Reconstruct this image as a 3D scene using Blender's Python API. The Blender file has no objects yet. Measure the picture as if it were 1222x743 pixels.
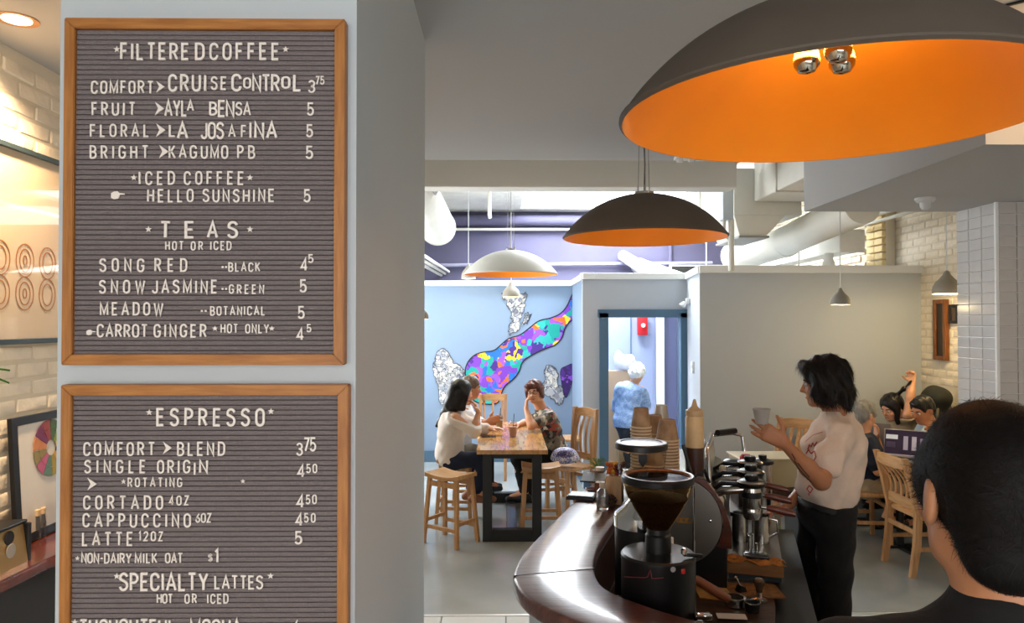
import bpy, bmesh, math, random
import numpy as np
from mathutils import Vector, Matrix, Euler
from mathutils.bvhtree import BVHTree
random.seed(7); np.random.seed(7)
SC = bpy.context.scene
COL = SC.collection
# ------------------------------------------------------------------ camera
F = 880.0; CAMZ = 1.85
cd = bpy.data.cameras.new('camera'); cam = bpy.data.objects.new('camera', cd); COL.objects.link(cam)
cd.sensor_width = 36; cd.lens = F/1222*36; cd.clip_start = .05; cd.clip_end = 100
cam.location = (0, 0, CAMZ)
cam.rotation_euler = (math.pi/2+math.atan(13.5/F), 0, -math.atan(11/F))
SC.camera = cam
CR = cam.rotation_euler.to_matrix()
# ------------------------------------------------------------------ world, lights, exposure
SC.view_settings.view_transform = 'Standard'; SC.view_settings.look = 'None'
SC.view_settings.gamma = 1; SC.view_settings.use_curve_mapping = False
SC.view_settings.exposure = 0.45
w = bpy.data.worlds.new('world'); SC.world = w; w.use_nodes = True
w.node_tree.nodes['Background'].inputs[0].default_value = (.86, .93, 1, 1)
w.node_tree.nodes['Background'].inputs[1].default_value = 7.0
def area(name, loc, rot, sx, sy, power, col=(1, 1, 1), spread=None):
    l = bpy.data.lights.new(name, 'AREA'); l.shape = 'RECTANGLE'; l.size = sx; l.size_y = sy
    l.energy = power; l.color = col
    if spread: l.spread = spread
    o = bpy.data.objects.new(name, l); COL.objects.link(o); o.location = loc; o.rotation_euler = rot
    return o
area('skylight_daylight', (1.45, 10.1, 4.25), (0, 0, 0), 2.6, 3.4, 560, (.88, .94, 1))
area('storefront_daylight', (0.2, -2.75, 1.7), (math.pi/2, 0, 0), 4.2, 2.2, 90, (.95, .97, 1))
area('corridor_daylight', (2.2, 9.4, 3.2), (0, 0, 0), 2.0, 1.6, 45, (.93, .97, 1))
area('rear_fill_light', (-1.98, 8.2, 1.9), (math.pi/2, 0, -math.pi/2), 2.6, 1.7, 90, (.93, .97, 1))  # added fill for the far room, hung before the solid left wall
SC.cycles.use_denoising = True
SC.cycles.max_bounces = 7; SC.cycles.diffuse_bounces = 4; SC.cycles.glossy_bounces = 4
SC.cycles.transmission_bounces = 6; SC.cycles.transparent_max_bounces = 8
SC.cycles.sample_clamp_indirect = 6
SC.cycles.caustics_reflective = False; SC.cycles.caustics_refractive = False

def ray(px, py):
    return (CR @ Vector((px-611, 371.5-py, -F))).normalized()
def at(px, py, Y):
    d = ray(px, py); return Vector((0, 0, CAMZ)) + d*(Y/d.y)
def atz(px, py, Z):
    d = ray(px, py); return Vector((0, 0, CAMZ)) + d*((Z-CAMZ)/d.z)

# ------------------------------------------------------------------ materials
def lin(h):
    if isinstance(h, tuple): return h[:3]
    h = h.lstrip('#'); v = [int(h[i:i+2], 16)/255 for i in (0, 2, 4)]
    return tuple(c/12.92 if c <= .04045 else ((c+.055)/1.055)**2.4 for c in v)
MC = {}
def M(name, col, rough=.5, metal=0, bump=0, bscale=60, var=0, vscale=6, stretch=(1, 1, 1), spec=.5,
      emit=None, es=1, trans=0, coat=0, sheen=0, sss=0, ior=1.45, col2=None, rot=(0, 0, 0)):
    if name in MC: return MC[name]
    m = bpy.data.materials.new(name); m.use_nodes = True; MC[name] = m
    nt = m.node_tree; b = nt.nodes['Principled BSDF']; L = nt.links
    c = lin(col)
    b.inputs['Base Color'].default_value = (*c, 1); b.inputs['Roughness'].default_value = rough
    b.inputs['Metallic'].default_value = metal; b.inputs['Specular IOR Level'].default_value = spec
    b.inputs['Transmission Weight'].default_value = trans; b.inputs['Coat Weight'].default_value = coat
    b.inputs['Sheen Weight'].default_value = sheen; b.inputs['IOR'].default_value = ior
    if coat: b.inputs['Coat Roughness'].default_value = .15
    if sss:
        b.inputs['Subsurface Weight'].default_value = sss; b.inputs['Subsurface Radius'].default_value = (.012, .005, .003)
    if emit:
        b.inputs['Emission Color'].default_value = (*lin(emit), 1); b.inputs['Emission Strength'].default_value = es
    if var or bump or col2:
        tc = nt.nodes.new('ShaderNodeTexCoord'); mp = nt.nodes.new('ShaderNodeMapping')
        mp.inputs['Scale'].default_value = stretch; mp.inputs['Rotation'].default_value = rot
        L.new(tc.outputs['Object'], mp.inputs[0])
    if var or col2:
        n = nt.nodes.new('ShaderNodeTexNoise'); n.inputs['Scale'].default_value = vscale; n.inputs['Detail'].default_value = 5
        L.new(mp.outputs[0], n.inputs['Vector'])
        r = nt.nodes.new('ShaderNodeValToRGB')
        c2 = lin(col2) if col2 else tuple(x*(1-var) for x in c)
        c1 = c if col2 else tuple(min(1, x*(1+var*.6)) for x in c)
        r.color_ramp.elements[0].position = .35; r.color_ramp.elements[1].position = .65
        r.color_ramp.elements[0].color = (*c2, 1); r.color_ramp.elements[1].color = (*c1, 1)
        L.new(n.outputs['Fac'], r.inputs[0]); L.new(r.outputs[0], b.inputs['Base Color'])
    if bump:
        n2 = nt.nodes.new('ShaderNodeTexNoise'); n2.inputs['Scale'].default_value = bscale; n2.inputs['Detail'].default_value = 4
        L.new(mp.outputs[0], n2.inputs['Vector'])
        bp = nt.nodes.new('ShaderNodeBump'); bp.inputs['Strength'].default_value = bump; bp.inputs['Distance'].default_value = .01
        L.new(n2.outputs['Fac'], bp.inputs['Height']); L.new(bp.outputs[0], b.inputs['Normal'])
    return m
def wood(name, c1, c2, axis=(1, 1, 8), rough=.4, scale=5, coat=0, rot=(0, 0, 0), spec=.5):
    return M(name, c1, rough=rough, col2=c2, vscale=scale, stretch=axis, bump=.15, bscale=scale*4, coat=coat, rot=rot, spec=spec)
def glass(name='clear_glass', col='#ffffff', rough=0.0, ior=1.2):
    """thin clear glass: mostly transparent with a glossy reflection, whoever looks at it"""
    if name in MC: return MC[name]
    m = bpy.data.materials.new(name); m.use_nodes = True; MC[name] = m
    nt = m.node_tree; nt.nodes.clear(); L = nt.links
    o = nt.nodes.new('ShaderNodeOutputMaterial'); t = nt.nodes.new('ShaderNodeBsdfTransparent'); g = nt.nodes.new('ShaderNodeBsdfGlossy')
    g.inputs['Roughness'].default_value = max(rough, .03); t.inputs[0].default_value = (*lin(col), 1)
    f = nt.nodes.new('ShaderNodeFresnel'); f.inputs[0].default_value = ior+.25; mx = nt.nodes.new('ShaderNodeMixShader')
    gm = nt.nodes.new('ShaderNodeNewGeometry'); mu = nt.nodes.new('ShaderNodeMath'); mu.operation = 'SUBTRACT'; mu.use_clamp = True
    L.new(f.outputs[0], mu.inputs[0]); L.new(gm.outputs['Backfacing'], mu.inputs[1])
    L.new(mu.outputs[0], mx.inputs[0]); L.new(t.outputs[0], mx.inputs[1]); L.new(g.outputs[0], mx.inputs[2]); L.new(mx.outputs[0], o.inputs[0])
    return m

# ------------------------------------------------------------------ mesh building
class MB:
    def __init__(s): s.bm = bmesh.new()
    def add(s, vs, fs, mi=0, mat=None):
        vv = [s.bm.verts.new(mat @ Vector(v) if mat else v) for v in vs]
        for f in fs:
            try:
                fc = s.bm.faces.new([vv[i] for i in f]); fc.material_index = mi
            except ValueError: pass
        return s
    def box(s, c, size, rz=0, R=None, bev=0, mi=0):
        x, y, z = size[0]/2, size[1]/2, size[2]/2
        vs = [(a, b, d) for a in (-x, x) for b in (-y, y) for d in (-z, z)]
        fs = [(0, 1, 3, 2), (4, 6, 7, 5), (0, 4, 5, 1), (2, 3, 7, 6), (0, 2, 6, 4), (1, 5, 7, 3)]
        if R is None: R = Matrix.Rotation(rz, 3, 'Z')
        mt = Matrix.Translation(c) @ R.to_4x4()
        if bev:
            t = bmesh.new(); vv = [t.verts.new(v) for v in vs]
            for f in fs: t.faces.new([vv[i] for i in f])
            bmesh.ops.bevel(t, geom=list(t.edges)+list(t.verts), offset=bev, segments=2, profile=.5, affect='EDGES')
            t.verts.index_update()
            s.add([tuple(v.co) for v in t.verts], [[v.index for v in f.verts] for f in t.faces], mi, mt); t.free()
        else: s.add(vs, fs, mi, mt)
        return s
    def bar(s, p, q, w, d=None, up=(0, 0, 1), bev=0, mi=0):
        p = Vector(p); q = Vector(q); z = (q-p); L = z.length; z.normalize(); up = Vector(up)
        if abs(z.dot(up)) > .97: up = Vector((0, 1, 0))
        x = up.cross(z).normalized(); y = z.cross(x)
        R = Matrix((x, y, z)).transposed()
        return s.box((p+q)/2, (w, d or w, L), R=R, bev=bev, mi=mi)
    def tube(s, pts, r, n=10, cap=True, mi=0):
        pts = [Vector(p) for p in pts]; rs = r if isinstance(r, (list, tuple)) else [r]*len(pts)
        vs = []; fs = []; prev = None
        for i, p in enumerate(pts):
            t = (pts[min(i+1, len(pts)-1)]-pts[max(i-1, 0)]).normalized()
            if prev is None:
                a = Vector((0, 0, 1)) if abs(t.z) < .9 else Vector((1, 0, 0)); u = t.cross(a).normalized()
            else: u = (prev - t*prev.dot(t)).normalized()
            prev = u; v = t.cross(u)
            for k in range(n):
                an = 2*math.pi*k/n; vs.append(tuple(p+(u*math.cos(an)+v*math.sin(an))*rs[i]))
        for i in range(len(pts)-1):
            for k in range(n):
                fs.append((i*n+k, i*n+(k+1) % n, (i+1)*n+(k+1) % n, (i+1)*n+k))
        if cap: fs.append(tuple(range(n-1, -1, -1))); fs.append(tuple((len(pts)-1)*n+k for k in range(n)))
        return s.add(vs, fs, mi)
    def lathe(s, prof, c=(0, 0, 0), n=32, mi=0, R=None):
        vs = []; fs = []; rows = []
        for (r, z) in prof:
            if r < 1e-6: rows.append([len(vs)]); vs.append((0, 0, z))
            else:
                rows.append(list(range(len(vs), len(vs)+n)))
                vs += [(r*math.cos(2*math.pi*k/n), r*math.sin(2*math.pi*k/n), z) for k in range(n)]
        for a, b in zip(rows[:-1], rows[1:]):
            for k in range(n):
                if len(a) == 1 and len(b) == 1: continue
                if len(a) == 1: fs.append((a[0], b[(k+1) % n], b[k]))
                elif len(b) == 1: fs.append((a[k], a[(k+1) % n], b[0]))
                else: fs.append((a[k], a[(k+1) % n], b[(k+1) % n], b[k]))
        mt = Matrix.Translation(c) @ (R.to_4x4() if R else Matrix.Identity(4))
        return s.add(vs, fs, mi, mt)
    def prism(s, pts, z0, z1, mi=0, mat=None):
        n = len(pts)
        vs = [(p[0], p[1], z0) for p in pts]+[(p[0], p[1], z1) for p in pts]
        fs = [tuple(range(n-1, -1, -1)), tuple(range(n, 2*n))]+[(i, (i+1) % n, n+(i+1) % n, n+i) for i in range(n)]
        return s.add(vs, fs, mi, mat)
    def loft(s, rings, mi=0, cap=True):
        n = len(rings[0]); vs = [tuple(p) for r in rings for p in r]; fs = []
        for i in range(len(rings)-1):
            for k in range(n): fs.append((i*n+k, i*n+(k+1) % n, (i+1)*n+(k+1) % n, (i+1)*n+k))
        if cap: fs.append(tuple(range(n-1, -1, -1))); fs.append(tuple((len(rings)-1)*n+k for k in range(n)))
        return s.add(vs, fs, mi)
    def mesh(s, name, mats, smooth=True, ang=.6):
        bmesh.ops.recalc_face_normals(s.bm, faces=list(s.bm.faces))
        me = bpy.data.meshes.new(name); s.bm.to_mesh(me); s.bm.free()
        for m in (mats if isinstance(mats, (list, tuple)) else [mats]): me.materials.append(m)
        if smooth:
            me.polygons.foreach_set('use_smooth', [True]*len(me.polygons))
            try: me.set_sharp_from_angle(angle=ang)
            except Exception: pass
        return me
    def build(s, name, mats, parent=None, loc=None, rz=None, smooth=True, ang=.6):
        return link(name, s.mesh(name, mats, smooth, ang), parent, loc, rz)
def link(name, me, parent=None, loc=None, rz=None):
    o = bpy.data.objects.new(name, me); COL.objects.link(o)
    if parent: o.parent = parent
    if loc is not None: o.location = loc
    if rz is not None: o.rotation_euler = (0, 0, rz)
    return o
def tag(o, label, cat, group=None, kind=None):
    o['label'] = label; o['category'] = cat
    if group: o['group'] = group
    if kind: o['kind'] = kind
    return o
def thing(name, label, cat, loc=(0, 0, 0), rz=0, group=None):
    o = bpy.data.objects.new(name, None); COL.objects.link(o); o.location = loc; o.rotation_euler = (0, 0, rz)
    o.empty_display_size = .1
    return tag(o, label, cat, group)
def struct(o): o['kind'] = 'structure'; return o
def copy_thing(o, loc=None, rz=None, label=None):
    c = o.copy(); COL.objects.link(c)
    if loc is not None: c.location = loc
    if rz is not None: c.rotation_euler = (0, 0, rz)
    if label: c['label'] = label
    for ch in list(o.children):
        d = ch.copy(); COL.objects.link(d); d.parent = c
        for g in list(ch.children):
            e = g.copy(); COL.objects.link(e); e.parent = d
    return c

# ------------------------------------------------------------------ stroke lettering
def arc(cx, cy, rx, ry, a0, a1, n=10):
    return [(cx+rx*math.cos(math.radians(a0+(a1-a0)*i/n)), cy+ry*math.sin(math.radians(a0+(a1-a0)*i/n))) for i in range(n+1)]
def _o(w=.48): # a condensed rounded O
    return arc(w/2, .75, w/2, .25, 0, 180)+arc(w/2, .25, w/2, .25, 180, 360)+[(w, .75)]
G = {
 'A': (.56, [[(0, 0), (.28, 1), (.56, 0)], [(.09, .32), (.47, .32)]]),
 'B': (.46, [[(0, 0), (0, 1)]+arc(.2, .76, .24, .24, 90, -90)+[(0, .52)], [(.2, .52)]+arc(.22, .26, .26, .26, 90, -90)+[(0, 0)]]),
 'C': (.48, [arc(.24, .74, .24, .26, 0, 180)+arc(.24, .26, .24, .26, 180, 360)]),
 'D': (.48, [[(0, 0), (0, 1)]+arc(.2, .7, .28, .3, 90, 0)+arc(.2, .3, .28, .3, 0, -90)+[(0, 0)]]),
 'E': (.4, [[(.4, 1), (0, 1), (0, 0), (.4, 0)], [(0, .52), (.35, .52)]]),
 'F': (.38, [[(.38, 1), (0, 1), (0, 0)], [(0, .52), (.34, .52)]]),
 'G': (.5, [arc(.25, .74, .25, .26, 5, 180)+arc(.25, .26, .25, .26, 180, 360)+[(.5, .46), (.28, .46)]]),
 'H': (.48, [[(0, 0), (0, 1)], [(.48, 0), (.48, 1)], [(0, .52), (.48, .52)]]),
 'I': (.04, [[(.02, 0), (.02, 1)]]),
 'J': (.38, [[(.38, 1), (.38, .22)]+arc(.19, .22, .19, .22, 0, -180)]),
 'K': (.48, [[(0, 0), (0, 1)], [(.46, 1), (.02, .42)], [(.14, .56), (.48, 0)]]),
 'L': (.36, [[(0, 1), (0, 0), (.36, 0)]]),
 'M': (.62, [[(0, 0), (0, 1), (.31, .12), (.62, 1), (.62, 0)]]),
 'N': (.48, [[(0, 0), (0, 1), (.48, 0), (.48, 1)]]),
 'O': (.48, [_o()]),
 'P': (.44, [[(0, 0), (0, 1)]+arc(.18, .73, .26, .27, 90, -90)+[(0, .46)]]),
 'R': (.46, [[(0, 0), (0, 1)]+arc(.18, .74, .26, .26, 90, -90)+[(0, .48)], [(.22, .46), (.46, 0)]]),
 'S': (.46, [arc(.23, .75, .23, .25, 15, 200, 9)+arc(.22, .27, .24, .27, 70, -165, 12)]),
 'T': (.46, [[(0, 1), (.46, 1)], [(.23, 1), (.23, 0)]]),
 'U': (.48, [[(0, 1), (0, .25)]+arc(.24, .25, .24, .25, 180, 360)+[(.48, 1)]]),
 'W': (.74, [[(0, 1), (.19, 0), (.37, .9), (.55, 0), (.74, 1)]]),
 'Y': (.52, [[(0, 1), (.26, .45), (.52, 1)], [(.26, .45), (.26, 0)]]),
 'Z': (.44, [[(0, 1), (.44, 1), (0, 0), (.44, 0)]]),
 'V': (.52, [[(0, 1), (.26, 0), (.52, 1)]]),
 '0': (.44, [_o(.44)]), '1': (.16, [[(0, .8), (.14, 1), (.14, 0)]]),
 '2': (.44, [arc(.22, .75, .22, .25, 170, -30, 8)+[(0, 0), (.44, 0)]]),
 '3': (.44, [arc(.21, .76, .22, .24, 160, -90, 10)+[(.15, .52)], [(.2, .52)]+arc(.21, .26, .23, .26, 90, -165, 12)]),
 '4': (.48, [[(.48, .26), (0, .26), (.34, 1), (.34, 0)]]),
 '5': (.44, [[(.42, 1), (.05, 1), (.03, .5)]+arc(.2, .31, .24, .31, 120, -155, 12)]),
 '6': (.44, [[(.36, 1), (.06, .5)]+arc(.22, .26, .22, .26, 160, 540-20, 18)]),
 '7': (.42, [[(0, 1), (.42, 1), (.12, 0)]]),
 '8': (.44, [arc(.22, .76, .2, .24, -90, 270, 14), arc(.22, .26, .22, .26, 90, 450, 14)]),
 '$': (.42, [arc(.21, .7, .21, .2, 15, 200, 9)+arc(.2, .3, .22, .22, 70, -165, 12), [(.21, 1.02), (.21, -.04)]]),
 '-': (.26, [[(0, .48), (.26, .48)]]), '/': (.3, [[(0, 0), (.3, 1)]]),
}
def ribbon_polys(pl, t):
    n = len(pl); closed = (Vector(pl[0])-Vector(pl[-1])).length < 1e-5
    P = [Vector(p) for p in pl]; q = []
    for p in P:
        if not q or (p-q[-1]).length > 1e-4: q.append(p)
    P = q; n = len(P); Ls = []; Rs = []
    for i in range(n):
        if closed: a = P[i-1] if i > 0 else P[-2]; b = P[i+1] if i < n-1 else P[1]
        else: a = P[i-1] if i > 0 else None; b = P[i+1] if i < n-1 else None
        d1 = (P[i]-a).normalized() if a is not None else None; d2 = (b-P[i]).normalized() if b is not None else None
        if d1 is None: d1 = d2
        if d2 is None: d2 = d1
        m = (d1+d2)
        if m.length < 1e-3: m = d2.copy()
        m.normalize(); nn = Vector((-m.y, m.x)); c = max(.42, nn.dot(Vector((-d2.y, d2.x))))
        e = t/2/c; Ls.append(P[i]+nn*e); Rs.append(P[i]-nn*e)
    return Ls, Rs
GLYPH = {}
def glyph_mesh(ch, t, mat):
    key = (ch, round(t, 3), mat.name)
    if key in GLYPH: return GLYPH[key]
    mb = MB(); dep = .12
    for pl in G[ch][1]:
        Ls, Rs = ribbon_polys(pl, t); n = len(Ls)
        vs = []; fs = []
        for i in range(n):
            vs += [(Ls[i].x, -dep, Ls[i].y), (Rs[i].x, -dep, Rs[i].y), (Rs[i].x, 0, Rs[i].y), (Ls[i].x, 0, Ls[i].y)]
        for i in range(n-1):
            a = i*4; b = a+4
            for k in range(4): fs.append((a+k, a+(k+1) % 4, b+(k+1) % 4, b+k))
        fs.append((0, 1, 2, 3)); e = (n-1)*4; fs.append((e+3, e+2, e+1, e))
        mb.add(vs, fs)
    me = mb.mesh('letter', mat, smooth=False); GLYPH[key] = me; return me
def star_mesh(mat):
    if 'star' in GLYPH: return GLYPH['star']
    p = [(.5+.5*(1 if i % 2 == 0 else .42)*math.sin(math.pi*i/5), .5+.5*(1 if i % 2 == 0 else .42)*math.cos(math.pi*i/5)) for i in range(10)]
    mb = MB(); mb.prism(p, 0, .12, mat=Matrix.Rotation(math.pi/2, 4, 'X')); GLYPH['star'] = mb.mesh('star', mat, smooth=False); return GLYPH['star']
def poly_mesh(key, p, mat):
    if key in GLYPH: return GLYPH[key]
    mb = MB(); mb.prism(p, 0, .12, mat=Matrix.Rotation(math.pi/2, 4, 'X')); GLYPH[key] = mb.mesh(key, mat, smooth=False); return GLYPH[key]
def text_local(parent, txt, h, t, mat, R, loc, name='lettering', depth=.3, width=None, sp=.17):
    """flat lettering joined in one mesh (print on an object); R maps glyph x,z plane"""
    mb = MB(); x = 0
    adv = sum((G[c][0]+sp) if c in G else .35 for c in txt)
    sx = (width/(adv*h)) if width else 1
    for c in txt:
        if c not in G: x += .35; continue
        for pl in G[c][1]:
            Ls, Rs = ribbon_polys([(p[0]+x, p[1]) for p in pl], t)
            for i in range(len(Ls)-1):
                q = [Ls[i], Rs[i], Rs[i+1], Ls[i+1]]
                mb.add([(v.x*h*sx, -.0006, v.y*h) for v in q]+[(v.x*h*sx, .0006, v.y*h) for v in q], [(0, 1, 2, 3), (4, 7, 6, 5), (0, 4, 5, 1), (2, 6, 7, 3)])
        x += G[c][0]+sp
    o = mb.build(name, mat, parent, smooth=False)
    o.matrix_local = Matrix.Translation(loc) @ R.to_4x4()
    return o

# ------------------------------------------------------------------ smooth organic surfaces (signed distance -> surface nets)
def sdf_mesh(prims, cell, k=.02, cuts=(), noise=None, pad=.03):
    lo = np.array([1e9]*3); hi = -lo; bb = []
    for p in prims:
        if p[0] == 'c': a, b, ra, rb = p[1:5]; r = max(ra, rb); l = np.minimum(a, b)-r; u = np.maximum(a, b)+r
        else: c, rr = p[1], p[2]; r = max(rr); l = np.array(c)-r; u = np.array(c)+r
        bb.append((l, u))
        if p[0] != 'm': lo = np.minimum(lo, l); hi = np.maximum(hi, u)
    lo = lo-pad; n = np.ceil((hi+pad-lo)/cell).astype(int)+1
    f = np.full(n, .3, dtype=np.float32)
    ax = [lo[i]+np.arange(n[i])*cell for i in range(3)]
    for p, (l, u) in zip(prims, bb):
        kk = p[5] if p[0] == 'c' and len(p) > 5 else (p[4] if p[0] != 'c' and len(p) > 4 else k)
        m = kk*1.2+cell*2
        s = [slice(max(0, int((l[i]-m-lo[i])/cell)), min(n[i], int((u[i]+m-lo[i])/cell)+2)) for i in range(3)]
        X, Y, Z = np.meshgrid(ax[0][s[0]], ax[1][s[1]], ax[2][s[2]], indexing='ij')
        if X.size == 0: continue
        if p[0] == 'c':
            a, b, ra, rb = [np.array(p[1], float), np.array(p[2], float), p[3], p[4]]
            ab = b-a; L2 = max(1e-9, ab@ab)
            t = np.clip(((X-a[0])*ab[0]+(Y-a[1])*ab[1]+(Z-a[2])*ab[2])/L2, 0, 1)
            d = np.sqrt((X-a[0]-t*ab[0])**2+(Y-a[1]-t*ab[1])**2+(Z-a[2]-t*ab[2])**2)-(ra+(rb-ra)*t)
        else:
            c = np.array(p[1], float); rr = p[2]; R = np.array(p[3]) if len(p) > 3 and p[3] is not None else np.eye(3)
            dx, dy, dz = X-c[0], Y-c[1], Z-c[2]
            q = [dx*R[0][i]+dy*R[1][i]+dz*R[2][i] for i in range(3)]
            k0 = np.sqrt(sum((q[i]/rr[i])**2 for i in range(3))); k1 = np.sqrt(sum((q[i]/rr[i]**2)**2 for i in range(3)))+1e-9
            d = k0*(k0-1)/k1
        g = f[s[0], s[1], s[2]]
        if p[0] == 'm':
            h = np.clip(.5-.5*(g+d)/kk, 0, 1); g[...] = g*(1-h)-d*h+kk*h*(1-h)
        else:
            h = np.clip(.5+.5*(g-d)/kk, 0, 1); g[...] = g*(1-h)+d*h-kk*h*(1-h)
    if noise is not None or cuts:
        X, Y, Z = np.meshgrid(*ax, indexing='ij')
        if noise is not None: f = f+noise(X, Y, Z)
        for (pt, nv) in cuts: f = np.maximum(f, (X-pt[0])*nv[0]+(Y-pt[1])*nv[1]+(Z-pt[2])*nv[2])
    f = f.astype(np.float64)
    ins = f < 0
    nx, ny, nz = f.shape
    cnt = np.zeros((nx-1, ny-1, nz-1), np.int16); acc = np.zeros((nx-1, ny-1, nz-1, 3))
    offs = [(i, j, l) for i in (0, 1) for j in (0, 1) for l in (0, 1)]
    def sub(A, o): return A[o[0]:nx-1+o[0], o[1]:ny-1+o[1], o[2]:nz-1+o[2]]
    tot = sum(sub(ins, o).astype(np.int8) for o in offs)
    idx = np.argwhere((tot > 0) & (tot < 8))
    if len(idx) == 0: return [], []
    V = np.zeros((len(idx), 3)); C = np.zeros(len(idx))
    for o in offs:
        for d in range(3):
            if o[d] == 1: continue
            o2 = list(o); o2[d] = 1
            fa = f[idx[:, 0]+o[0], idx[:, 1]+o[1], idx[:, 2]+o[2]]; fb = f[idx[:, 0]+o2[0], idx[:, 1]+o2[1], idx[:, 2]+o2[2]]
            m = (fa < 0) != (fb < 0)
            t = np.where(m, fa/(np.where(fa-fb == 0, 1, fa-fb)), 0)
            pos = np.tile(np.array(o, float), (len(idx), 1)); pos[:, d] += t
            V += pos*m[:, None]; C += m
    V = (V/C[:, None]+idx)*cell+lo
    vid = -np.ones((nx-1, ny-1, nz-1), np.int64); vid[idx[:, 0], idx[:, 1], idx[:, 2]] = np.arange(len(idx))
    Q = []
    for d in range(3):
        a = [slice(1, nx-1), slice(1, ny-1), slice(1, nz-1)]
        s0 = list(a); s1 = list(a); s0[d] = slice(0, f.shape[d]-1); s1[d] = slice(1, f.shape[d])
        A = ins[tuple(s0)]; B = ins[tuple(s1)]
        e = np.argwhere(A != B)
        if len(e) == 0: continue
        off = np.array([1, 1, 1]); off[d] = 0; e2 = e+off
        u, v = [(1, 2), (2, 0), (0, 1)][d]
        def gid(du, dv):
            q = e2.copy(); q[:, u] -= du; q[:, v] -= dv; return vid[q[:, 0], q[:, 1], q[:, 2]]
        q = np.stack([gid(0, 0), gid(1, 0), gid(1, 1), gid(0, 1)], 1)
        fl = ~A[e[:, 0], e[:, 1], e[:, 2]]
        q[fl] = q[fl][:, ::-1]
        Q.append(q)
    Q = np.concatenate(Q); Q = Q[(Q >= 0).all(1)]
    return V, Q
def sdf_obj(name, prims, cell, mat, parent=None, **kw):
    V, Q = sdf_mesh([tuple(np.array(x, float) if isinstance(x, Vector) else x for x in p) for p in prims], cell, **kw)
    me = bpy.data.meshes.new(name)
    if len(V):
        V = np.asarray(V)
        if parent is not None: V = V-np.array(parent.location)
        me.from_pydata(V.tolist(), [], Q.tolist()); me.polygons.foreach_set('use_smooth', [True]*len(me.polygons))
    me.materials.append(mat); return link(name, me, parent)
# ------------------------------------------------------------------ common materials
m_ceil = M('ceiling_paint', '#b9b8b6', rough=.9)
m_white = M('white_paint', '#e8e6df', rough=.8, bump=.25, bscale=9, var=.04)
m_brick = M('painted_brick', '#eddfc8', rough=.75, bump=.6, bscale=30, var=.06, vscale=9)
m_mortar = M('painted_mortar', '#dccfb8', rough=.85)
m_pillar = M('pillar_paint', '#bfc7ca', rough=.8)
m_gray = M('partition_paint', '#b7bec6', rough=.75)
m_blue = M('pale_blue_paint', '#8399b3', rough=.7)
m_bluedk = M('slate_blue_paint', '#4d6c84', rough=.55)
m_purple = M('purple_paint', '#5a5770', rough=.8, var=.06, vscale=2)
m_trim = M('trim_white', '#e9ebea', rough=.6)
m_lilac = M('lilac_paint', '#9aa6c8', rough=.7)
m_black = M('black_metal', '#101010', rough=.45)
m_blackp = M('black_plastic', '#0b0b0c', rough=.35)
m_steel = M('brushed_steel', '#b9b6b0', rough=.22, metal=1)
m_chrome = M('chrome', '#d8d8d8', rough=.08, metal=1)
m_duct = M('duct_paint', '#e6e3d8', rough=.65, var=.04, vscale=3)
m_felt = M('grey_felt', '#7b7271', rough=1, bump=.4, bscale=400, var=.08, vscale=200)
m_oak = wood('oak_frame', '#b4783a', '#9a6028', (30, 30, 3), rough=.45, scale=3)
m_oakh = wood('oak_frame_horizontal', '#b87b3c', '#9c6129', (3, 30, 30), rough=.45, scale=3)
m_letter = M('letter_plastic', '#e9e0d6', rough=.4)
m_cord = M('cord_white', '#d9d9d6', rough=.6)
# concrete floor
def floor_mat():
    m = M('polished_concrete', '#989e9e', rough=.2, var=.14, vscale=1.6, spec=.6)
    return m
# ------------------------------------------------------------------ room
XL, XR = -2.06, 4.12
def wallbox(name, x0, x1, y0, y1, z0, z1, mat):
    return struct(MB().box(((x0+x1)/2, (y0+y1)/2, (z0+z1)/2), (abs(x1-x0), abs(y1-y0), abs(z1-z0))).build(name, mat, smooth=False))
wallbox('floor', -2.2, 4.4, -2.5, 12.2, -.1, 0, floor_mat())
# near white floor tiles
fl2 = struct(MB().box((1.0, 3.6, .003), (6.0, 2.1, .006)).build('floor_tiling', M('floor_grout', '#8b8d8b', rough=.8), smooth=False))
tile_me = MB().box((0, 0, 0), (.392, .392, .012), bev=.003).mesh('tile', M('floor_tile', '#c9cdcb', rough=.35, var=.06, vscale=3))
for i in range(14):
    for j in range(5):
        link('tile', tile_me, fl2, (-1.78+i*.4, 4.45-j*.4, .008))
ms = MB(); ms.box((1.0, 4.665, .008), (6.0, .025, .016), bev=.002)
struct(ms.build('trim_1', M('metal_strip', '#d5d7d6', rough=.3, metal=.6), smooth=False))
# ceiling of the bar side, slab edge, far high ceiling with skylight
wallbox('ceiling', -2.2, 4.4, -2.5, 5.2, 3.0, 3.78, m_ceil)
sx0, sx1, sy0, sy1 = .28, 2.62, 8.7, 11.65
far = MB(); zc = 3.66
for (x0, x1, y0, y1) in ((-2.2, sx0, 5.2, 12.2), (sx1, 4.4, 5.2, 12.2), (sx0, sx1, 5.2, sy0), (sx0, sx1, sy1, 12.2)):
    far.box(((x0+x1)/2, (y0+y1)/2, zc+.06), (x1-x0, y1-y0, .12))
struct(far.build('ceiling_far', M('rough_plaster', '#e6e4dc', rough=.9, bump=1, bscale=14, var=.05), smooth=False))
sk = MB()
for (c, s) in (((sx0, (sy0+sy1)/2, 3.95), (.05, sy1-sy0+.05, .5)), ((sx1, (sy0+sy1)/2, 3.95), (.05, sy1-sy0+.05, .5)),
               (((sx0+sx1)/2, sy0, 3.95), (sx1-sx0, .05, .5)), (((sx0+sx1)/2, sy1, 3.95), (sx1-sx0, .05, .5))): sk.box(c, s)
struct(sk.build('trim_2', m_trim, smooth=False))
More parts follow.
